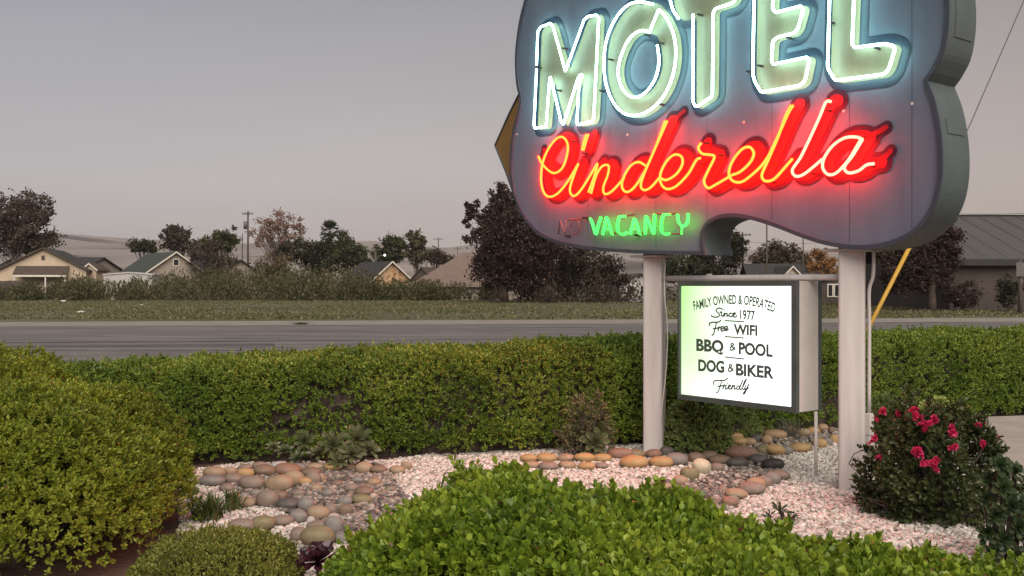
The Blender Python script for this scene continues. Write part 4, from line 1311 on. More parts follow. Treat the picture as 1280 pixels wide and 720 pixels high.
succulent('dark_succulent', 'tall dark green succulent bush at the right edge in front of the path', [(1250 + dx, 582 + dy, 5.75 + dz, R, ax) for dx, dy, dz, R, ax in
          [(0, 0, 0, .085, (0, -.8, .7)), (18, 8, .05, .085, (.4, -.6, .7)), (-14, 16, .05, .07, (-.6, -.6, .6)), (30, 24, 0, .08, (.4, -.8, .5)), (4, 28, -.05, .08, (0, -.9, .5)), (-18, 42, 0, .07, (-.6, -.7, .3)), (14, 50, -.08, .085, (.2, -.9, .3)),
           (32, 52, -.08, .08, (.4, -.9, .3)), (-6, 62, -.08, .08, (-.2, -1, .2)), (22, 78, -.1, .085, (.1, -1, .3)), (-16, 84, -.05, .075, (-.5, -.8, .2)), (4, 92, -.1, .08, (0, -1, .2)), (36, 92, -.1, .08, (.3, -1, .2)), (-10, 108, -.1, .07, (-.3, -1, .1)), (18, 112, -.12, .08, (.1, -1, .2)), (44, 40, .1, .09, (.5, -.7, .5)), (46, 76, 0, .08, (.5, -.8, .3))]], M['darksucc'], 54, n=20, width=0.5)
succulent('lime_succulent', 'lime green leafy succulent between the hedge and the roses', [(1160, 507, 9.9, .10, up), (1176, 503, 9.9, .11, up), (1170, 516, 9.8, .10, (0, -1, .4)), (1152, 514, 9.8, .08, (-.4, -.8, .5)), (1184, 514, 9.8, .09, (.4, -.8, .5))], M['limesucc'], 55, n=20, width=0.45)
succulent('small_succulent', 'tiny dark green succulent at the edge of the white gravel by the front shrub', [(975, 640, 6.75, .10, (0, -.3, 1)), (962, 645, 6.7, .06, (-.5, -.3, .8)), (992, 646, 6.7, .06, (.5, -.3, .8))], M['darksucc'], 56, n=12, width=0.25)


def tuft(name, label, c, n, h, spread, m, seed, w=0.008, cat='grass tuft'):
    rng = np.random.default_rng(seed)
    t = thing(name, label, cat, c)
    mb = MB()
    ph = rng.uniform(0, 6.28, n); ln = h * rng.uniform(0.6, 1.1, n); out = spread * rng.uniform(0.15, 1.0, n)
    b = np.stack([rng.normal(0, spread * .22, n), rng.normal(0, spread * .22, n), np.zeros(n)], 1)
    dirv = np.stack([np.cos(ph), np.sin(ph), np.zeros(n)], 1)
    side = np.stack([-np.sin(ph), np.cos(ph), np.zeros(n)], 1)
    ts = np.array([0, .35, .7, 1.0])
    pts = b[:, None] + dirv[:, None] * (out[:, None] * ts[None] ** 1.8)[..., None] + np.array([0, 0, 1.0]) * (ln[:, None] * (ts - 0.25 * ts ** 3)[None])[..., None]
    ww = w * np.array([1, .9, .6, .08])
    V = np.stack([pts - side[:, None] * ww[None, :, None], pts + side[:, None] * ww[None, :, None]], 2)
    F = np.array([[0, 1, 3, 2], [2, 3, 5, 4], [4, 5, 7, 6]])[None] + (np.arange(n) * 8)[:, None, None]
    mb.add(V.reshape(-1, 3), F.reshape(-1, 4))
    mb.build('blades', m, t)
    return t


g = gp(262, 652); tuft('grass_clump', 'green arching grass clump beside the left cobbles under the big shrub', (g.x, g.y, 0), 150, 0.24, 0.20, M['tuft'], 61, w=0.008)
g = gp(291, 640); tuft('grass_clump', 'second smaller clump with straw coloured tips right beside the green grass clump', (g.x, g.y, 0), 70, 0.22, 0.12, M['tuft'], 62, w=0.007)
g = gp(985, 548); tuft('wispy_plant', 'wispy grey stemmed plant under the right end of the lit box', (g.x, g.y, 0), 130, 0.30, 0.28, M['wisp'], 63, w=0.003, cat='plant')
tuft('dry_grass', 'straw coloured dry grass tuft behind the roses against the hedge', (4.55, 10.25, 0), 90, 0.42, 0.20, M['drytuft'], 64, w=0.006)
g = gp(376, 405); tuft('road_weed', 'low weed tuft growing at the far edge of the road', (g.x, g.y, -0.02), 160, 0.13, 0.60, M['tuft'], 65, w=0.012, cat='weed')

# dry leaves and twigs fallen on the gravel and mulch
rng = np.random.default_rng(66)
n_ = 900
lo_, hi_ = np.array([-3.0, 4.6]), np.array([5.0, 10.5])
G_ = rng.uniform(lo_, hi_, (n_, 2))
P_ = np.column_stack([G_, rng.uniform(0.022, 0.04, n_)])
N_ = unit(rng.normal(0, 0.35, (n_, 3)) + np.array([0, 0, 1])); D_ = unit(np.column_stack([rng.normal(size=(n_, 2)), rng.normal(0, .15, n_)]))
L_ = rng.uniform(0.018, 0.045, n_)
v, f = leaves(P_, D_, N_, L_, L_ * rng.uniform(.25, .6, n_))
tag(MB().add(v, f).build('leaf_litter', M['litter']), 'dry brown leaves scattered over the gravel', 'leaf litter', kind='stuff')

# ================================================================== THE COBBLES
TINT = {'tan': [(0.22, 0.155, 0.10), (0.30, 0.215, 0.145)], 'ochre': [(0.29, 0.175, 0.075), (0.36, 0.24, 0.115)], 'orange-tan': [(0.26, 0.165, 0.10), (0.32, 0.215, 0.135)], 'brown': [(0.13, 0.085, 0.06), (0.19, 0.13, 0.095)],
        'rust brown': [(0.17, 0.10, 0.07), (0.23, 0.14, 0.10)], 'grey': [(0.14, 0.125, 0.12), (0.21, 0.19, 0.175)], 'dark grey': [(0.055, 0.048, 0.045), (0.10, 0.085, 0.08)], 'olive': [(0.14, 0.12, 0.065), (0.20, 0.165, 0.095)],
        'grey-brown': [(0.15, 0.115, 0.092), (0.22, 0.17, 0.14)], 'cream': [(0.36, 0.32, 0.23), (0.46, 0.42, 0.31)], 'pale grey': [(0.30, 0.28, 0.265), (0.40, 0.37, 0.35)], 'near-black': [(0.022, 0.02, 0.02), (0.045, 0.04, 0.038)]}
SM = {k: mat('stone_' + k.replace(' ', '_').replace('-', '_'), v, scale=9, rough=0.62, bump=0.18, bscale=45, detail=8) for k, v in TINT.items()}
ROWS = {
 'in the back row at the hedge foot': ('L', [(55, 207, 70, 40, 'orange-tan'), (185, 217, 108, 62, 'tan'), (268, 205, 62, 42, 'tan'), (340, 190, 70, 25, 'grey-brown'), (415, 180, 70, 40, 'grey-brown'), (515, 185, 85, 50, 'pale grey'), (605, 185, 80, 40, 'grey')]),
 'right below the grey green succulents': ('L', [(690, 185, 80, 40, 'tan'), (783, 190, 98, 36, 'ochre'), (865, 187, 65, 36, 'brown'), (938, 192, 84, 58, 'tan'), (1012, 200, 86, 42, 'brown'), (1103, 200, 76, 40, 'tan'), (1150, 178, 50, 40, 'tan')]),
 'in the second row of the left cobble heap': ('L', [(120, 250, 60, 40, 'tan'), (170, 265, 120, 40, 'grey'), (285, 245, 95, 50, 'grey-brown'), (340, 215, 85, 48, 'ochre'), (435, 208, 105, 58, 'brown'), (550, 207, 135, 48, 'rust brown'), (668, 212, 90, 40, 'brown'), (722, 243, 45, 50, 'tan')]),
 'in the third row of the left cobble heap': ('L', [(370, 268, 130, 72, 'grey-brown'), (508, 273, 130, 84, 'tan'), (585, 245, 90, 75, 'tan'), (642, 260, 66, 42, 'ochre'), (682, 243, 74, 72, 'grey-brown')]),
 'above the small white gravel patch': ('L', [(290, 330, 45, 50, 'orange-tan'), (345, 368, 90, 50, 'tan'), (448, 348, 112, 90, 'grey-brown'), (555, 375, 112, 55, 'dark grey'), (648, 378, 82, 70, 'grey')]),
 'between white gravel patch and low shrub': ('L', [(318, 482, 130, 60, 'grey-brown'), (428, 470, 110, 66, 'olive'), (525, 460, 98, 52, 'grey-brown'), (605, 438, 85, 66, 'grey'), (672, 453, 40, 40, 'pale grey'), (702, 418, 110, 70, 'tan'), (768, 405, 66, 62, 'grey-brown')]),
 'in the front row nearest the purple rosette': ('L', [(612, 528, 96, 70, 'grey-brown'), (712, 490, 120, 52, 'grey-brown'), (705, 545, 165, 105, 'olive'), (785, 480, 90, 90, 'grey'), (838, 545, 95, 62, 'grey')]),
 'beside the near end of the front shrub': ('L', [(838, 360, 75, 50, 'grey'), (845, 405, 70, 60, 'brown'), (935, 310, 90, 50, 'brown'), (925, 350, 100, 50, 'olive')]),
 'in the row running up to the far post': ('M', [(405, 703, 75, 36, 'ochre'), (495, 700, 90, 45, 'ochre'), (590, 702, 70, 30, 'tan'), (690, 702, 90, 40, 'ochre'), (775, 702, 80, 36, 'ochre'), (870, 680, 105, 52, 'rust brown'), (940, 682, 84, 40, 'olive')]),
 'in the second row left of the far post': ('M', [(420, 737, 72, 34, 'tan'), (503, 744, 82, 36, 'grey-brown'), (598, 738, 74, 32, 'tan'), (695, 744, 76, 36, 'ochre'), (772, 738, 60, 30, 'grey-brown')]),
 'scattered among the left creek pebbles': ('L', [(250, 292, 70, 42, 'grey-brown'), (395, 318, 62, 40, 'grey'), (520, 328, 66, 42, 'brown'), (610, 318, 60, 38, 'grey-brown'), (700, 292, 56, 36, 'tan'), (752, 318, 62, 38, 'grey'), (800, 268, 58, 34, 'brown'), (868, 292, 66, 40, 'grey-brown'), (905, 252, 60, 34, 'grey'), (985, 262, 70, 38, 'tan')]),
 'in the front row just below the far post': ('R', [(55, 485, 130, 62, 'ochre'), (155, 440, 80, 45, 'rust brown'), (190, 483, 118, 50, 'ochre'), (220, 428, 66, 52, 'dark grey'), (272, 470, 104, 64, 'grey'), (285, 417, 62, 54, 'grey')]),
 'in the crossing heap right of the far post': ('R', [(375, 415, 125, 66, 'rust brown'), (370, 460, 90, 54, 'brown'), (437, 452, 80, 50, 'brown'), (490, 470, 110, 50, 'brown'), (600, 440, 150, 60, 'rust brown'), (580, 485, 100, 50, 'dark grey'), (680, 468, 95, 48, 'dark grey'), (755, 492, 100, 55, 'near-black')]),
 'on the near left bank of the right creek': ('R', [(198, 607, 84, 34, 'tan'), (215, 585, 60, 36, 'dark grey'), (290, 575, 80, 50, 'tan'), (333, 540, 92, 66, 'olive'), (395, 507, 96, 75, 'cream'), (470, 507, 72, 46, 'grey-brown')]),
 'on the far bank of the right creek': ('R', [(470, 405, 60, 40, 'orange-tan'), (585, 378, 85, 42, 'ochre'), (630, 378, 70, 40, 'orange-tan'), (672, 365, 62, 50, 'dark grey'), (720, 370, 50, 50, 'orange-tan'), (765, 345, 110, 50, 'orange-tan'), (790, 300, 60, 25, 'tan'), (825, 320, 90, 50, 'ochre'), (1000, 308, 55, 40, 'orange-tan'), (1045, 318, 40, 36, 'brown')]),
 'behind the crossing heap at the hedge foot': ('R', [(430, 386, 84, 46, 'orange-tan'), (505, 374, 84, 42, 'tan'), (565, 352, 74, 42, 'ochre'), (655, 334, 84, 42, 'grey-brown'), (722, 320, 80, 40, 'orange-tan'), (900, 332, 74, 42, 'tan'), (952, 322, 64, 38, 'ochre')]),
 'in the yellowish row left of the near post': ('R', [(705, 421, 85, 50, 'olive'), (765, 422, 100, 55, 'ochre'), (822, 421, 60, 46, 'grey'), (885, 410, 100, 45, 'ochre'), (928, 402, 40, 40, 'olive'), (985, 385, 70, 48, 'ochre'), (1022, 378, 45, 42, 'grey'), (1056, 368, 45, 50, 'ochre')]),
 'in the slanting row beside the thin rod': ('R', [(535, 684, 80, 50, 'rust brown'), (570, 648, 110, 36, 'tan'), (645, 625, 135, 42, 'grey-brown'), (668, 592, 95, 55, 'orange-tan'), (710, 580, 80, 62, 'grey-brown'), (745, 565, 80, 62, 'grey'), (790, 550, 110, 50, 'grey-brown')]),
}
ORD = ['first', 'second', 'third', 'fourth', 'fifth', 'sixth', 'seventh', 'eighth', 'ninth', 'tenth']
VARS = []
for i in range(10):
    v, f = ico(4)
    r_ = np.random.default_rng(100 + i)
    v = np.sign(v) * np.abs(v) ** r_.uniform(0.86, 1.0)
    v = v * (1 + 0.09 * snoise(v, 1.5, 200 + i)[:, None] + 0.012 * snoise(v, 9, 300 + i)[:, None])
    VARS.append((v, f))
rng = np.random.default_rng(71)
ci = 0
for row, (view, stones) in ROWS.items():
    ox, oy = {'L': (220, 540), 'R': (780, 460), 'M': (560, 400)}[view]
    for q, (x, y, w, h, tint_) in enumerate(stones):
        px, py, pw2, ph2 = ox + x / 4, oy + y / 4, w / 4, h / 4
        G = gp(px, py + ph2 * 0.42)
        W = pw2 / FPX * G.y * (1.25 if view == 'M' else 1.1)
        Dp = W * rng.uniform(0.62, 0.85)
        Hh = max(0.45 * W, ph2 / FPX * G.y * 1.1)
        v, f = VARS[ci % 10]; ci += 1
        a = rng.normal(0, 0.22)
        V = v * np.array([W / 2, Dp / 2, Hh / 2])
        k_, s_ = math.cos(a), math.sin(a)
        V = V @ np.array([[k_, s_, 0], [-s_, k_, 0], [0, 0, 1]])
        V = V @ np.array([[math.cos(a * .4), 0, -math.sin(a * .4)], [0, 1, 0], [math.sin(a * .4), 0, math.cos(a * .4)]])
        mb = MB(); mb.add(V, f)
        o = mb.build('river_cobble', SM[tint_], smooth=True)
        o.location = (G.x, G.y + Dp * 0.42, Hh * 0.36 + 0.012)
        tag(o, f"{tint_} cobble, {ORD[q]} from the left {row}", 'cobble', 'river cobbles edging the dry creek')


# ================================================================== BEYOND THE ROAD
rng = np.random.default_rng(81)
# hills
prof = [(-260, 304), (-100, 300), (0, 296), (75, 292), (120, 295), (170, 299), (250, 303), (330, 305), (440, 302), (470, 301), (510, 307), (560, 309), (590, 306), (640, 309), (800, 312), (1000, 313), (1300, 315), (1500, 312)]
HY = 3600.0
xs = np.linspace(-260, 1500, 260)
ys = np.interp(xs, [p[0] for p in prof], [p[1] for p in prof]) + 0.7 * snoise(np.column_stack([xs * 0.03, xs * 0, xs * 0]), 3.0, 5)
V = []
ns = 24
for j in range(ns):
    t = j / (ns - 1)
    Yj = HY - 1500 * (1 - t)
    top = np.array([at(x, y, HY).z for x, y in zip(xs, ys)])
    X = (xs - 640) / FPX * HY
    z = top * t ** 0.8 + 26 * snoise(np.column_stack([X * 0.004, np.full_like(X, Yj * 0.004), X * 0]), 1.5, 9, 4) * t * (1 - t) * 4
    V.append(np.column_stack([X, np.full_like(X, Yj) + 120 * snoise(np.column_stack([X * 0.002, np.full_like(X, j), X * 0]), 1.2, 3) * (t < 1), np.maximum(z, -2)]))
for j in range(6):
    V.append(np.column_stack([X, np.full_like(X, HY + 150 * (j + 1)), top * (1 - (j + 1) / 6)]))
V = np.array(V); a, b = V.shape[:2]
F = np.array([[i * b + j, i * b + j + 1, (i + 1) * b + j + 1, (i + 1) * b + j] for i in range(a - 1) for j in range(b - 1)])
tag(MB().add(V.reshape(-1, 3), F).build('hills', M['hill'], smooth=True), kind='structure')


def wpx(n, Y):   # metres for n photo pixels at distance Y
    return n / FPX * Y


def tree(name, label, blobs, Y, cols, n, seed, leaf=0.35, sparse=0.0, trunk=None, group=None, clump=0.28, depth=0.9, limbs=14, noise=0.25, cat='tree', trunk_r=0.22):
    """blobs: (px, py, rx, ry) crown masses in photo pixels at distance Y. Crown = leaf cards gathered in clumps round limbs."""
    rng = np.random.default_rng(seed)
    n = int(n * 2.1)
    cols = [tuple(q * 1.25 for q in c) for c in cols]  # leaf colours raised to imitate the pale veil over distant trees
    B = []
    for x, y, rx, ry in blobs:
        p = at(x, y, Y)
        B.append((p.x, Y + rng.uniform(-.3, .3) * wpx(rx, Y), p.z, wpx(rx, Y), wpx(rx, Y) * depth, wpx(ry, Y)))
    B = np.array(B)
    bx = np.average(B[:, 0], weights=B[:, 3]) if trunk is None else at(trunk, 300, Y).x
    t = thing(name, label, cat, (bx, Y, -0.05), group=group)
    base = np.array([bx, Y, -0.05])
    vol = B[:, 3] * B[:, 5]; pr = vol / vol.sum()
    nc = max(12, int(n / 55))
    bi = rng.choice(len(B), nc, p=pr)
    d = unit(rng.normal(size=(nc, 3)))
    rr = rng.uniform(0.1, 1.0, nc) ** 0.5
    C = B[bi, :3] + d * rr[:, None] * B[bi, 3:]
    cs = clump * np.sqrt(B[bi, 3] * B[bi, 5]) * rng.uniform(0.6, 1.3, nc)
    per = n // nc
    P = C[:, None] + rng.normal(size=(nc, per, 3)) * cs[:, None, None] * np.array([1, 1, 0.8]) * 0.62
    P = P.reshape(-1, 3)
    P = P[P[:, 2] > 0.1]
    k = len(P)
    D = unit(rng.normal(size=(k, 3)) + np.array([0, 0, -0.15])); N = unit(rng.normal(size=(k, 3)) + np.array([0, 0, 0.4]))
    L = leaf * rng.uniform(0.6, 1.3, k)
    v, f = leaves(P - base, D, N, L, L * 0.62, DIAMOND, DIAMOND_F)
    MB().add(v, f).build('crown', leaf_mat(name + '_crown', cols, trans=0.2, noise=noise, rough=0.6, spec=0.2), t)
    mb = MB()
    zc = max(0.8, (B[:, 2] - B[:, 5]).min())
    top = np.array([0, 0, B[:, 2].max() - 0.2 * B[:, 5].max() + 0.05])
    zz = np.linspace(0, 1, 8)
    wob = rng.normal(0, 0.02 * top[2], (8, 3)); wob[0] = 0; wob[:, 2] = 0
    mb.tube(zz[:, None] * top + wob, trunk_r * (1 - 0.85 * zz) + 0.015, sides=8)
    for i in rng.choice(nc, min(limbs, nc), replace=False):
        e = C[i] - base
        s = top * rng.uniform(0.15, 0.55) if top[2] > 1 else top * 0.3
        mid = (s + e) / 2 + np.array([0, 0, 0.08 * np.linalg.norm(e - s)])
        mb.tube(smooth_path([s, mid, e], step=3), np.linspace(trunk_r * 0.42, 0.015, 7), sides=5, caps=False)
    mb.build('trunk', M['bark'], t, smooth=True, recalc=False)
    return t


DK = [(0.012, 0.014, 0.009), (0.028, 0.030, 0.016), (0.05, 0.05, 0.026)]
GR = [(0.022, 0.028, 0.014), (0.045, 0.052, 0.024), (0.075, 0.08, 0.038)]
BR = [(0.03, 0.022, 0.017), (0.06, 0.043, 0.033), (0.10, 0.072, 0.055)]
PK = [(0.11, 0.07, 0.058), (0.18, 0.115, 0.095), (0.25, 0.165, 0.14)]
RD = [(0.020, 0.013, 0.011), (0.038, 0.024, 0.019), (0.062, 0.038, 0.029)]  # dark leaves, the reddish tinge of lens flare put into their colour
OR = [(0.10, 0.05, 0.02), (0.22, 0.11, 0.04), (0.32, 0.17, 0.07)]
TG = 'trees beyond the field'
tree('broad_tree', 'large brown leafed tree with thinning crown behind the cream house', [(28, 262, 34, 26), (52, 272, 20, 22), (5, 280, 38, 34), (40, 296, 30, 20), (-30, 270, 46, 40)], 140, BR, 6500, 101, leaf=0.42, group=TG, clump=0.22, trunk=18)
tree('dark_tree', 'dense dark green tree low behind the cream house roof', [(10, 300, 40, 20), (45, 304, 30, 14)], 150, GR, 2200, 122, leaf=0.4, group=TG, clump=0.25)
tree('round_tree', 'small round dark green tree behind the green roofed house', [(181, 308, 19, 9)], 165, DK, 900, 102, leaf=0.4, group=TG)
tree('broad_tree', 'brownish tree standing just right of the chimney of the green roofed house', [(218, 298, 17, 17), (232, 306, 20, 18), (214, 288, 9, 8), (246, 318, 14, 18)], 152, [(0.028, 0.026, 0.018), (0.05, 0.042, 0.03), (0.085, 0.068, 0.05)], 2600, 103, leaf=0.38, group=TG, clump=0.22)
tree('pepper_tree', 'feathery green tree with drooping sprays left of the utility pole', [(275, 303, 20, 14), (288, 293, 13, 9), (262, 312, 14, 14)], 148, GR, 1900, 104, leaf=0.4, group=TG, clump=0.25)
tree('purple_shrub', 'tall purplish brown shrub beside the gable of the green roofed house', [(262, 326, 24, 22), (284, 336, 18, 16)], 128, BR, 1600, 105, leaf=0.3, group=TG, limbs=8, trunk_r=0.1, cat='shrub')
tree('bare_tree', 'nearly bare pinkish tree right of the utility pole', [(350, 281, 24, 22), (368, 290, 22, 18), (332, 290, 18, 20), (345, 302, 30, 16)], 156, PK, 1900, 106, leaf=0.34, group=TG, clump=0.20, limbs=46)
tree('dark_tree', 'dark spreading tree in front of the palm', [(380, 316, 34, 16), (420, 306, 22, 18), (402, 322, 30, 20)], 146, DK, 3600, 107, leaf=0.4, group=TG, clump=0.24)
tree('dark_tree', 'dark green tree sloping down right of the palm', [(436, 312, 20, 18), (448, 324, 18, 12), (425, 326, 22, 16)], 142, GR, 2200, 108, leaf=0.4, group=TG, clump=0.24)
tree('round_shrub', 'tall round rusty brown shrub in the scrub below the bare tree', [(346, 336, 26, 24), (340, 350, 30, 18)], 118, [(0.045, 0.034, 0.02), (0.08, 0.058, 0.032), (0.12, 0.085, 0.048)], 2600, 109, leaf=0.26, group=TG, limbs=6, trunk_r=0.1, clump=0.3, cat='shrub')
tree('eucalyptus', 'tall dark green tree behind the lit gable house', [(488, 302, 14, 13), (494, 312, 20, 16), (480, 318, 16, 14)], 160, GR, 2300, 110, leaf=0.4, group=TG, clump=0.22)
tree('eucalyptus', 'pale olive tree with two tops right of the tall dark one', [(517, 298, 10, 11), (528, 304, 8, 10), (520, 315, 15, 16)], 158, [(0.04, 0.042, 0.024), (0.07, 0.07, 0.038), (0.11, 0.10, 0.055)], 1800, 111, leaf=0.38, group=TG, clump=0.22)
tree('low_tree', 'low dark brown tree between the olive tree and the distant crossarm pole', [(540, 319, 20, 10), (556, 325, 12, 7)], 162, BR, 1200, 112, leaf=0.38, group=TG)
tree('big_tree', 'huge dark lumpy tree, red flare put into its colour, left of the motel sign', [(590, 258, 9, 9), (582, 252, 6, 6), (586, 290, 11, 18), (592, 268, 9, 12), (624, 250, 14, 22), (640, 262, 16, 26), (618, 285, 24, 36), (615, 320, 30, 40), (650, 305, 34, 56), (632, 345, 34, 24), (680, 300, 26, 50)], 96, RD, 16000, 113, leaf=0.30, group=TG, clump=0.20, trunk=630, trunk_r=0.5, limbs=26)
tree('big_tree', 'dark bushy tree behind the underside of the sign left of the far post', [(700, 325, 34, 40), (735, 335, 30, 32), (765, 345, 22, 22), (690, 352, 34, 20)], 99, [(0.022, 0.018, 0.013), (0.038, 0.030, 0.021), (0.06, 0.046, 0.030)], 7000, 114, leaf=0.30, group=TG, clump=0.24, trunk_r=0.35)
tree('dark_tree', 'dark tree seen through the scroll notch of the sign', [(912, 312, 22, 26), (925, 305, 12, 14), (895, 330, 30, 24)], 120, DK, 3000, 115, leaf=0.36, group=TG, clump=0.22)
tree('dark_tree', 'dark greenish mass of a tree above the lit box left half', [(850, 330, 36, 22), (880, 338, 30, 18), (825, 340, 26, 18)], 122, GR, 3200, 116, leaf=0.36, group=TG, clump=0.25)
tree('broad_tree', 'round brownish green tree above the lit box behind a thin pole', [(975, 320, 28, 18), (955, 332, 26, 18), (995, 330, 20, 18)], 124, [(0.035, 0.026, 0.018), (0.06, 0.045, 0.03), (0.09, 0.068, 0.045)], 3200, 117, leaf=0.36, group=TG, clump=0.22)
tree('autumn_tree', 'orange leafed tree just left of the near post', [(1026, 326, 15, 15), (1036, 336, 14, 14), (1016, 338, 9, 10)], 116, OR, 1800, 118, leaf=0.32, group=TG, clump=0.22)
tree('dark_tree', 'dark tree right of the near post below the sign', [(1150, 310, 36, 36), (1186, 288, 17, 24), (1180, 315, 22, 34), (1120, 334, 28, 34), (1160, 345, 34, 26)], 64, RD, 9000, 119, leaf=0.20, group=TG, clump=0.20, trunk=1165, trunk_r=0.28)
tree('dark_shrub', 'low dark shrub standing against the warehouse wall', [(1208, 368, 20, 16), (1196, 372, 18, 12)], 63.5, RD, 1500, 120, leaf=0.16, group=TG, limbs=4, trunk_r=0.06, cat='shrub')
tree('dark_shrub', 'dark shrub at the wooden post by the warehouse', [(1262, 362, 14, 20)], 63.0, DK, 900, 121, leaf=0.16, group=TG, limbs=4, trunk_r=0.06, cat='shrub')

# palm
pb = at(412, 340, 150)
palm = thing('palm_tree', 'single fan palm rising above the dark trees', 'palm', (pb.x, 150, -0.05), group=TG)
zc = at(412, 288, 150).z
mb = MB(); mb.tube([(0.1 * math.sin(q * 2), 0, q * zc) for q in np.linspace(0, 1, 10)], np.linspace(0.28, 0.2, 10), sides=10); mb.build('trunk', M['bark'], palm, smooth=True, recalc=False)
mb = MB()
for i in range(46):
    ph, el = rng.uniform(0, 6.28), rng.uniform(-0.7, 1.35)
    d = np.array([math.cos(ph) * math.cos(el), math.sin(ph) * math.cos(el), math.sin(el)])
    c = np.array([0, 0, zc]) + d * 0.9
    n_ = 9
    fan = np.linspace(-1.1, 1.1, n_)
    s_ = unit(np.cross(d, np.array([0, 0, 1.0]) + rng.normal(0, .2, 3)))
    D = d[None] * np.cos(fan)[:, None] + s_[None] * np.sin(fan)[:, None]
    v, f = leaves(np.repeat(c[None], n_, 0), D, np.repeat(np.cross(s_, d)[None], n_, 0) + rng.normal(0, .1, (n_, 3)), np.full(n_, 0.95) * rng.uniform(.8, 1.1, n_), np.full(n_, 0.16), DIAMOND, DIAMOND_F)
    mb.add(v, f)
    mb.add(*leaves(np.array([[0, 0, zc]]), d[None], np.array([[0, 0.3, 1.0]]), np.array([0.95]), np.array([0.06]), DIAMOND, DIAMOND_F))
mb.build('crown', leaf_mat('palm_frond', GR, trans=0.15, noise=0.4), palm)

# the dusk air between here and the hills
hm, n, l = _mat('haze_air')
o_ = n.new('ShaderNodeOutputMaterial'); pv = n.new('ShaderNodeVolumePrincipled')
pv.inputs['Color'].default_value = (0.86, 0.83, 0.83, 1)
pv.inputs['Density'].default_value = HAZE
pv.inputs['Anisotropy'].default_value = 0.2
l.new(pv.outputs[0], o_.inputs['Volume'])
mb = MB(); mb.box((0, 2320, 124.0), (7000, 4900, 250.1))
if HAZE: tag(mb.build('haze', hm), kind='stuff')

# scrub and grass
def scrub(name, label, px0, px1, y0, y1, tops, n, seed, cols, leaf=0.3):
    rng = np.random.default_rng(seed)
    mb = MB()
    k = 0
    Pall = []
    nb = int((px1 - px0) / 6)
    for i in range(nb):
        px = rng.uniform(px0, px1); Y = rng.uniform(y0, y1)
        top = np.interp(px, [q[0] for q in tops], [q[1] for q in tops]) + rng.normal(0, 4)
        h = max(0.5, at(px, top, Y).z); w = h * rng.uniform(0.5, 1.1)
        m_ = n // nb
        d = unit(rng.normal(size=(m_, 3))); d[:, 2] = np.abs(d[:, 2])
        P = np.array([at(px, 360, Y).x, Y, -0.03]) + d * np.array([w, w, h]) * (rng.uniform(0.25, 1.0, m_) ** 0.55)[:, None]
        Pall.append(P)
    P = np.vstack(Pall); k = len(P)
    D = unit(rng.normal(size=(k, 3)) * np.array([.6, .6, .6]) + np.array([0, 0, 0.8])); N = unit(rng.normal(size=(k, 3)))
    L = leaf * rng.uniform(0.6, 1.6, k)
    v, f = leaves(P, D, N, L, L * rng.uniform(.2, .5, k), DIAMOND, DIAMOND_F)
    o = mb.add(v, f).build(name, leaf_mat(name + '_leaf', cols, trans=0.2, noise=0.18, rough=0.7, spec=0.15))
    return tag(o, label, 'scrub', kind='stuff')


SCB = [(0.04, 0.042, 0.02), (0.08, 0.08, 0.038), (0.14, 0.125, 0.068)]
scrub('scrub', 'brownish scrub growing along the far side of the field', -60, 620, 107, 117, [(-60, 356), (60, 355), (85, 346), (110, 350), (150, 352), (190, 349), (215, 340), (260, 335), (330, 334), (400, 334), (450, 340), (470, 352), (600, 356)], 60000, 131, SCB)
scrub('scrub', 'dark scrub behind the posts along the field', 610, 1230, 92, 108, [(610, 358), (700, 352), (850, 352), (1000, 352), (1100, 356), (1230, 366)], 16000, 132, [(0.03, 0.022, 0.018), (0.055, 0.042, 0.032), (0.085, 0.066, 0.048)])
rng = np.random.default_rng(133)
n = 70000
Yv = 48 + 60 * rng.uniform(0, 1, n) ** 1.3; pxv = rng.uniform(-40, 1320, n)
P = np.stack([(pxv - 640) / FPX * Yv, Yv, np.full(n, -0.03)], 1)
inr = (P[:, 1] - 43.5) * math.cos(ROT) - (P[:, 0] + 22) * math.sin(ROT) + 43.5 > 44.8
q = snoise(P, 0.25, 77) + rng.normal(0, 0.5, n)
P = P[inr & (q > -0.4)]; n = len(P)
D = unit(rng.normal(size=(n, 3)) * .5 + np.array([0, 0, 1.0])); L = rng.uniform(0.06, 0.17, n)
v, f = leaves(P, D, unit(rng.normal(size=(n, 3))), L, L * 0.7, DIAMOND, DIAMOND_F)
tag(MB().add(v, f).build('grass', M['grass']), 'dry patchy grass of the empty field across the road', 'grass', kind='stuff')
for (x, y, w, lab) in ((79, 377, 8, 'white scrap lying before the scrub below the cream house'), (101, 391, 9, 'pale litter scrap on the field grass near the road'), (177, 382, 5, 'small white scrap on the field below the green roofed house'), (457, 371, 9, 'pale scrap at the scrub edge below the lit gable house')):
    g = gp(x, y, -0.03); r_ = wpx(w, g.y) / 2
    mb = MB(); vv, ff = ico(2); vv = vv * np.array([r_, r_ * .7, r_ * .35]) * (1 + .3 * snoise(vv, 4, int(x)))[:, None]
    o = mb.add(vv, ff).build('litter', M['whitepaint']); o.location = (g.x, g.y, 0.02)
    tag(o, lab, 'litter')

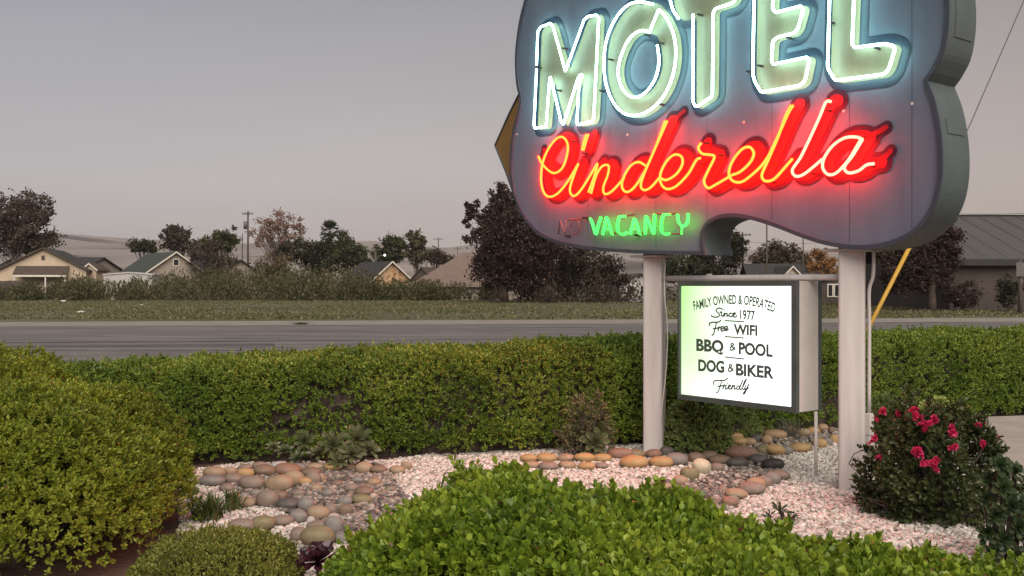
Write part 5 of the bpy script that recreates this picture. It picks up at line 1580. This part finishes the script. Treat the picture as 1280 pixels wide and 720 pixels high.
# houses
HW = {}
def hmat(key, cols, **k):
    if key not in HW: HW[key] = mat(key, cols, **k)
    return HW[key]
CREAM = hmat('cream_wall', [(0.44, 0.35, 0.25), (0.53, 0.43, 0.32)], scale=1.2, rough=0.85)
BEIGE = hmat('beige_wall', [(0.26, 0.22, 0.18), (0.32, 0.275, 0.225)], scale=1.2, rough=0.85)
WHITEW = hmat('white_wall', [(0.36, 0.345, 0.34), (0.45, 0.43, 0.42)], scale=1.2, rough=0.85)
DARKW = hmat('dark_wall', [(0.05, 0.04, 0.036), (0.08, 0.064, 0.056)], scale=0.8, rough=0.9, stretch=(1, 1, .3))
TRIMW = hmat('white_trim', [(0.55, 0.50, 0.44), (0.64, 0.59, 0.52)], scale=2, rough=0.6)
GREENR = hmat('green_shingle', [(0.035, 0.045, 0.038), (0.055, 0.066, 0.056)], scale=2.5, rough=0.95, bump=0.3)
DARKR = hmat('dark_shingle', [(0.026, 0.026, 0.027), (0.045, 0.044, 0.044)], scale=2.5, rough=0.95, bump=0.3)
TANR = hmat('tan_shingle', [(0.14, 0.10, 0.085), (0.185, 0.135, 0.115)], scale=1.5, rough=0.95, bump=0.3)
BROWNR = hmat('brown_shingle', [(0.055, 0.042, 0.034), (0.085, 0.066, 0.052)], scale=2.5, rough=0.95, bump=0.3)
GLASS = hmat('dark_glass', [(0.015, 0.017, 0.02), (0.03, 0.032, 0.036)], scale=2, rough=0.12, spec=0.6)
DAPPLE = hmat('cream_wall_painted_sun', [(0.17, 0.075, 0.03), (0.42, 0.27, 0.15), (0.50, 0.38, 0.26)], scale=1.5, rough=0.85, lo=0.38, hi=0.62)  # cream wall with warm dappled light painted into its colour


def gable_house(name, label, px, Y, width, length, eave, ridge, rot, wall, roof, over=0.35, trim=None, windows=(), door=None, group='houses beyond the field', hip=0.0):
    """Gable end faces the viewer (before turning by rot); px is the middle of that end. windows: (u, z, w, h) on the gable end."""
    p = at(px, 357, Y)
    t = thing(name, label, 'house', (p.x, Y, -0.03), rot, group)
    w = width / 2; s = (ridge - eave) / w
    mb = MB()
    pts = [(-w, 0, 0), (w, 0, 0), (w, 0, eave), (0, 0, ridge - 0.02), (-w, 0, eave)]
    if hip: pts = [(-w, 0, 0), (w, 0, 0), (w, 0, eave - 0.3), (-w, 0, eave - 0.3)]
    mb.prism(pts, (0, length, 0)); mb.build('wall', wall, t)
    mb = MB(); th = 0.16; o_ = over
    if hip:
        e_ = eave - s * o_
        mb.add([(-w - o_, -o_, e_), (w + o_, -o_, e_), (w + o_, length + o_, e_), (-w - o_, length + o_, e_), (0, hip * .4, ridge), (0, length - hip, ridge)], [[3, 2, 1, 0], [0, 1, 4], [1, 2, 5, 4], [2, 3, 5], [3, 0, 4, 5]])
    for sg in (() if hip else (-1, 1)):
        a = [(0, ridge), (sg * (w + o_), eave - s * o_), (sg * (w + o_), eave - s * o_ + th), (0, ridge + th)]
        mb.prism([(x, -o_, z) for x, z in a], (0, length + 2 * o_, 0))
    mb.build('roof', roof, t)
    if trim:
        mb = MB()
        for sg in (-1, 1):
            a = [(0, ridge - 0.02), (sg * (w + o_), eave - s * o_ - 0.02), (sg * (w + o_), eave - s * o_ + 0.18), (0, ridge + 0.18)]
            mb.prism([(x, -o_ - 0.06, z) for x, z in a], (0, 0.055, 0))
        mb.build('bargeboard', trim, t)
    for (u, z, ww, hh) in windows:
        mb = MB(); mb.box((u, -0.03, z), (ww + 0.22, 0.06, hh + 0.22)); fr = mb.build('window', TRIMW, t)
        mb = MB(); mb.box((u, -0.07, z), (ww, 0.02, hh)); mb.build('pane', GLASS, fr)
    if door:
        u, ww, hh = door
        mb = MB(); mb.box((u, -0.04, hh / 2), (ww, 0.07, hh)); mb.build('door', TRIMW, t)
    return t


def ez(y, Y): return at(0, y, Y).z + 0.03
Y = 118.0
h1 = gable_house('cream_house', 'cream gabled house with a small shingled porch at the far left', 54, Y, wpx(100, Y), 13, ez(337, Y), ez(311, Y), math.radians(14), CREAM, DARKR, over=0.4, trim=BROWNR, windows=[(-2.6, 1.5, 0.8, 1.0)], door=(1.2, 1.0, 2.1))
mb = MB(); mb.prism([(-2.9, -1.9, ez(344, Y)), (2.9, -1.9, ez(344, Y)), (2.9, -1.9, ez(344, Y) + 0.14), (-2.9, -1.9, ez(344, Y) + 0.14)], (0, 1.85, 0.95)); mb.build('porch_roof', BROWNR, h1)
mb = MB(); mb.box((0, -1.95, ez(344, Y) - 0.1), (5.7, 0.08, 0.22)); mb.build('fascia', TRIMW, h1)
for u in (-2.7, 0.6, 2.7):
    mb = MB(); mb.box((u, -1.85, ez(344, Y) / 2 - 0.1), (0.14, 0.14, ez(344, Y) - 0.2)); mb.build('porch_post', TRIMW, h1)
mb = MB(); mb.box((0, -0.05, ez(322, Y)), (0.35, 0.08, 0.5)); mb.build('vent', BROWNR, h1)
gable_house('cream_shed', 'narrow cream gabled shed between the cream and green roofed houses', 112, 121, wpx(16, 121), 4, ez(337, 121), ez(330.5, 121), 0.05, CREAM, BROWNR, over=0.25, trim=TRIMW, windows=[(0.1, 1.9, 0.45, 0.7)])
gable_house('dark_roofed_house', 'low house with a long dark roof behind the narrow cream shed', 128, 140, 9, 14, ez(338, 140), ez(323, 140), math.radians(78), BEIGE, DARKR)
gable_house('green_roofed_house', 'house with dark green shingle roof and a gable with small square attic window', 219, 127, wpx(64, 127) * 1.2, 10.5, ez(343, 127), ez(316, 127), math.radians(38), BEIGE, GREENR, over=0.45, trim=TRIMW, windows=[(0.1, ez(328, 127), 0.6, 0.7), (-1.6, 1.6, 1.0, 1.1)])
gable_house('white_shed', 'low white walled shed in front of the green roofed house', 160, 119, wpx(60, 119), 3.5, ez(344, 119), ez(341.5, 119), 0.05, WHITEW, WHITEW, over=0.1)
gable_house('dark_roofed_house', 'dark roofed house half hidden in scrub right of the purplish shrub', 300, 138, 8, 10, ez(345, 138), ez(326, 138), math.radians(55), BEIGE, DARKR)
gable_house('lit_gable_house', 'house with grey sloping roof and warm dappled light painted into its cream gable', 489, 124, wpx(56, 124), 9, ez(352, 124), ez(328, 124), math.radians(32), DAPPLE, DARKR, over=0.4, trim=TRIMW)
gable_house('brown_shed', 'small dark brown gabled shed left of the big tan roof', 527, 116, wpx(26, 116), 5, ez(349, 116), ez(335, 116), math.radians(-12), DARKW, BROWNR, over=0.2)
gable_house('tan_roofed_house', 'large house with broad plain tan roof beside the huge dark tree', 655, 121, 17, 12.5, ez(356, 121), ez(316.5, 121), math.radians(87), BEIGE, TANR, over=0.5, hip=5.0)
gable_house('cream_house', 'little cream gable seen just above the crossbar right of the lit box', 990, 112, wpx(22, 112), 6, ez(345, 112), ez(334, 112), 0.1, CREAM, DARKR, over=0.3, trim=TRIMW)
gable_house('dark_roofed_house', 'dark roofed house between the little cream gable and the near post', 1018, 118, 7, 8, ez(346, 118), ez(331, 118), math.radians(84), DARKW, DARKR, over=0.3)
gable_house('dark_house', 'dark walled house with two white framed windows beside the near post', 1052, 92, wpx(60, 92), 8, ez(352, 92), ez(345, 92), 0.0, DARKW, DARKR, over=0.3, windows=[(-1.05, ez(363, 92), 0.35, 1.0), (-0.45, ez(363, 92), 0.35, 1.0)])
gable_house('pale_house', 'low pale house with a porch left of the far post', 800, 102, wpx(52, 102), 8, ez(352, 102), ez(343, 102), 0.1, WHITEW, BROWNR, over=0.4, windows=[(-1.0, 1.2, 0.7, 0.8), (0.4, 1.2, 0.7, 0.8)])
# warehouse on the right
WY = 66.0
p0 = at(1187, 357, WY).x
wh = thing('warehouse', 'big dark warehouse with a broad grey metal roof at the right edge', 'warehouse', (p0, WY, -0.03))
ev, rd = ez(324, WY), ez(272, 76.0)
mb = MB(); mb.box((17, 10, ev / 2), (34, 20, ev)); mb.build('wall', DARKW, wh)
RM = mat('grey_metal_roof', [(0.062, 0.06, 0.06), (0.085, 0.081, 0.08)], scale=0.8, rough=0.6, stretch=(4, .3, .3))
mb = MB()
mb.prism([(-0.5, -0.6, ev - 0.05), (-0.5, 10, rd), (-0.5, 20.6, ev - 0.05), (-0.5, 20.6, ev + 0.1), (-0.5, 10, rd + 0.15), (-0.5, -0.6, ev + 0.1)], (35, 0, 0)); mb.build('roof', RM, wh)
mb = MB()
for k in range(24):
    mb.prism([(0.6 + k * 1.45, -0.6, ev + 0.103), (0.6 + k * 1.45, 9.95, rd + 0.153), (0.6 + k * 1.45, 9.95, rd + 0.168), (0.6 + k * 1.45, -0.6, ev + 0.118)], (0.06, 0, 0))
mb.build('roof_seam', RM, wh)
mb = MB(); mb.box((17, -0.63, ev - 0.22), (35, 0.05, 0.42)); mb.build('fascia', DARKR, wh)
mb = MB(); mb.box((17, 10, rd + 0.17), (35, 0.5, 0.06)); mb.build('ridge_cap', DARKR, wh)
mb = MB(); mb.box((6.2, -0.03, 1.15), (1.2, 0.06, 2.3)); mb.build('door', DARKR, wh)
mb = MB(); mb.box((4.6, -0.05, 1.9), (0.3, 0.1, 0.3)); mb.build('utility_box', TRIMW, wh)
mb = MB(); mb.box((12, -0.03, 1.5), (3.0, 0.06, 3.0)); mb.build('door', RM, wh)

# board fence by the cream house
fy = 112.0
fx0, fx1 = at(-30, 357, fy).x, at(34, 357, fy).x
fn = thing('board_fence', 'weathered grey board fence in front of the cream house', 'fence', (fx0, fy, -0.03))
mb = MB(); k = int((fx1 - fx0) / 0.2)
for i in range(k):
    mb.box((0.1 + i * 0.2, 0, ez(351, fy) / 2 + rng.normal(0, .02)), (0.18, 0.03, ez(351, fy)))
mb.build('boards', M['pole'], fn)
for i in range(4):
    mb = MB(); mb.box((0.3 + i * (fx1 - fx0 - .6) / 3, 0.07, ez(351, fy) / 2 + .05), (0.1, 0.1, ez(351, fy))); mb.build('fence_post', M['pole'], fn)


# poles and wires
def upole(name, label, px, ytop, Y, r=0.14, arm=None, cat='pole', arm_y=None, extra=None, m='pole'):
    x = at(px, 357, Y).x; zt = at(px, ytop, Y).z + 0.03
    t = thing(name, label, cat, (x, Y, -0.03))
    mb = MB(); mb.tube([(0, 0, 0), (0, 0, zt * .5), (0, 0, zt)], [r, r * .9, r * .75], sides=10); mb.build('shaft', M[m], t, smooth=True, recalc=False)
    if arm:
        mb = MB(); mb.box((0, -r, zt - (arm_y or 0.4)), (arm, 0.12, 0.14)); a = mb.build('crossarm', M[m], t)
        mb = MB()
        for u in (-.42, -.18, .18, .42):
            mb.tube([(arm * u, -r, zt - (arm_y or .4) + .07), (arm * u, -r, zt - (arm_y or .4) + .25)], 0.05, sides=6)
        mb.build('insulators', M['steel'], a, recalc=False)
    return t, zt
t_, zt_ = upole('utility_pole', 'tall wooden utility pole with transformer left of the bare tree', 310, 264, 146, r=0.17, arm=1.6)
mb = MB(); mb.tube([(-.35, -.1, zt_ - 2.6), (-.35, -.1, zt_ - 1.5)], 0.28, sides=12); mb.build('transformer', M['steel'], t_, smooth=True)
upole('utility_pole', 'thin grey pole standing just left of the transformer pole', 303, 292, 143, r=0.1)
upole('utility_pole', 'distant crossarm pole against the sky left of the huge dark tree', 548, 297, 260, r=0.16, arm=2.6)
upole('utility_pole', 'tiny far crossarm pole between the tan roof and the huge dark tree', 572, 309, 330, r=0.16, arm=2.4)
upole('utility_pole', 'crossarm pole seen through the scroll notch of the sign', 928, 290, 130, r=0.15, arm=2.2)
upole('utility_pole', 'thin straight pole rising into the notch above the lit box', 958.5, 280, 84, r=0.08)
upole('utility_pole', 'thin pole behind the sign above the little cream gable', 1004, 296, 108, r=0.09)
t_, zt_ = upole('street_lamp', 'short lamp post with a bright lamp behind the lit gable house', 469, 312, 136, r=0.22, cat='lamp post')
mb = MB(); mb.tube([(0, 0, zt_ - 1.6), (0.5, 0, zt_ - .9), (1.2, 0, zt_ - .75)], 0.06, sides=6); mb.build('arm', M['steel'], t_, recalc=False)
mb = MB(); vv, ff = ico(2); mb.add(vv * .16 + np.array([1.3, 0, zt_ - .75]), ff); mb.build('lamp', glow_mat('lamp_glow', (1, .97, .9), 2.2), t_, smooth=True)
t_, zt_ = upole('sign_post', 'weathered wooden post with a small board at the right edge', 1275, 325, 58, r=0.13, cat='post')
mb = MB(); mb.box((-.05, -.16, zt_ - .55), (0.5, 0.04, 0.8)); mb.build('board', M['steel'], t_)

for (a, b, lab) in ((at(1150, 265, 75), at(1420, 251, 75), 'upper overhead wire crossing the sky above the warehouse'), (at(1150, 271, 75), at(1420, 260, 75), 'lower overhead wire crossing the sky above the warehouse'),
                    (at(860, 294, 130), at(1040, 303, 130), 'overhead wire crossing behind the scroll notch of the sign')):
    pts = [a.lerp(b, q) - Vector((0, 0, 0.5 * 4 * q * (1 - q))) for q in np.linspace(0, 1, 14)]
    tag(MB().tube([p[:] for p in pts], 0.022, sides=5).build('overhead_wire', M['steel'], recalc=False), lab, 'wire')
# guy wire and its yellow guard, anchored behind the hedge
GY = 14.2
ga, gb, gc = at(1041, 498, GY), at(1138.5, 306, GY), at(1300, -48, GY)
ga.z = 0.0
guy = thing('guy_wire', 'slanting steel guy wire with a yellow guard anchored behind the hedge', 'guy wire', ga)
mb = MB(); mb.tube([ga[:], gb[:], at(1213, 155, GY)[:], at(1278, 5, GY)[:], at(1370, -205, GY)[:]], 0.008, sides=6); rel(guy, mb).build('wire', M['steel'], guy, recalc=False)
mb = MB(); mb.tube([ga.lerp(gb, .04)[:], ga.lerp(gb, .5)[:], gb[:]], 0.030, sides=10); rel(guy, mb).build('guard', M['yellow'], guy, smooth=True, recalc=False)
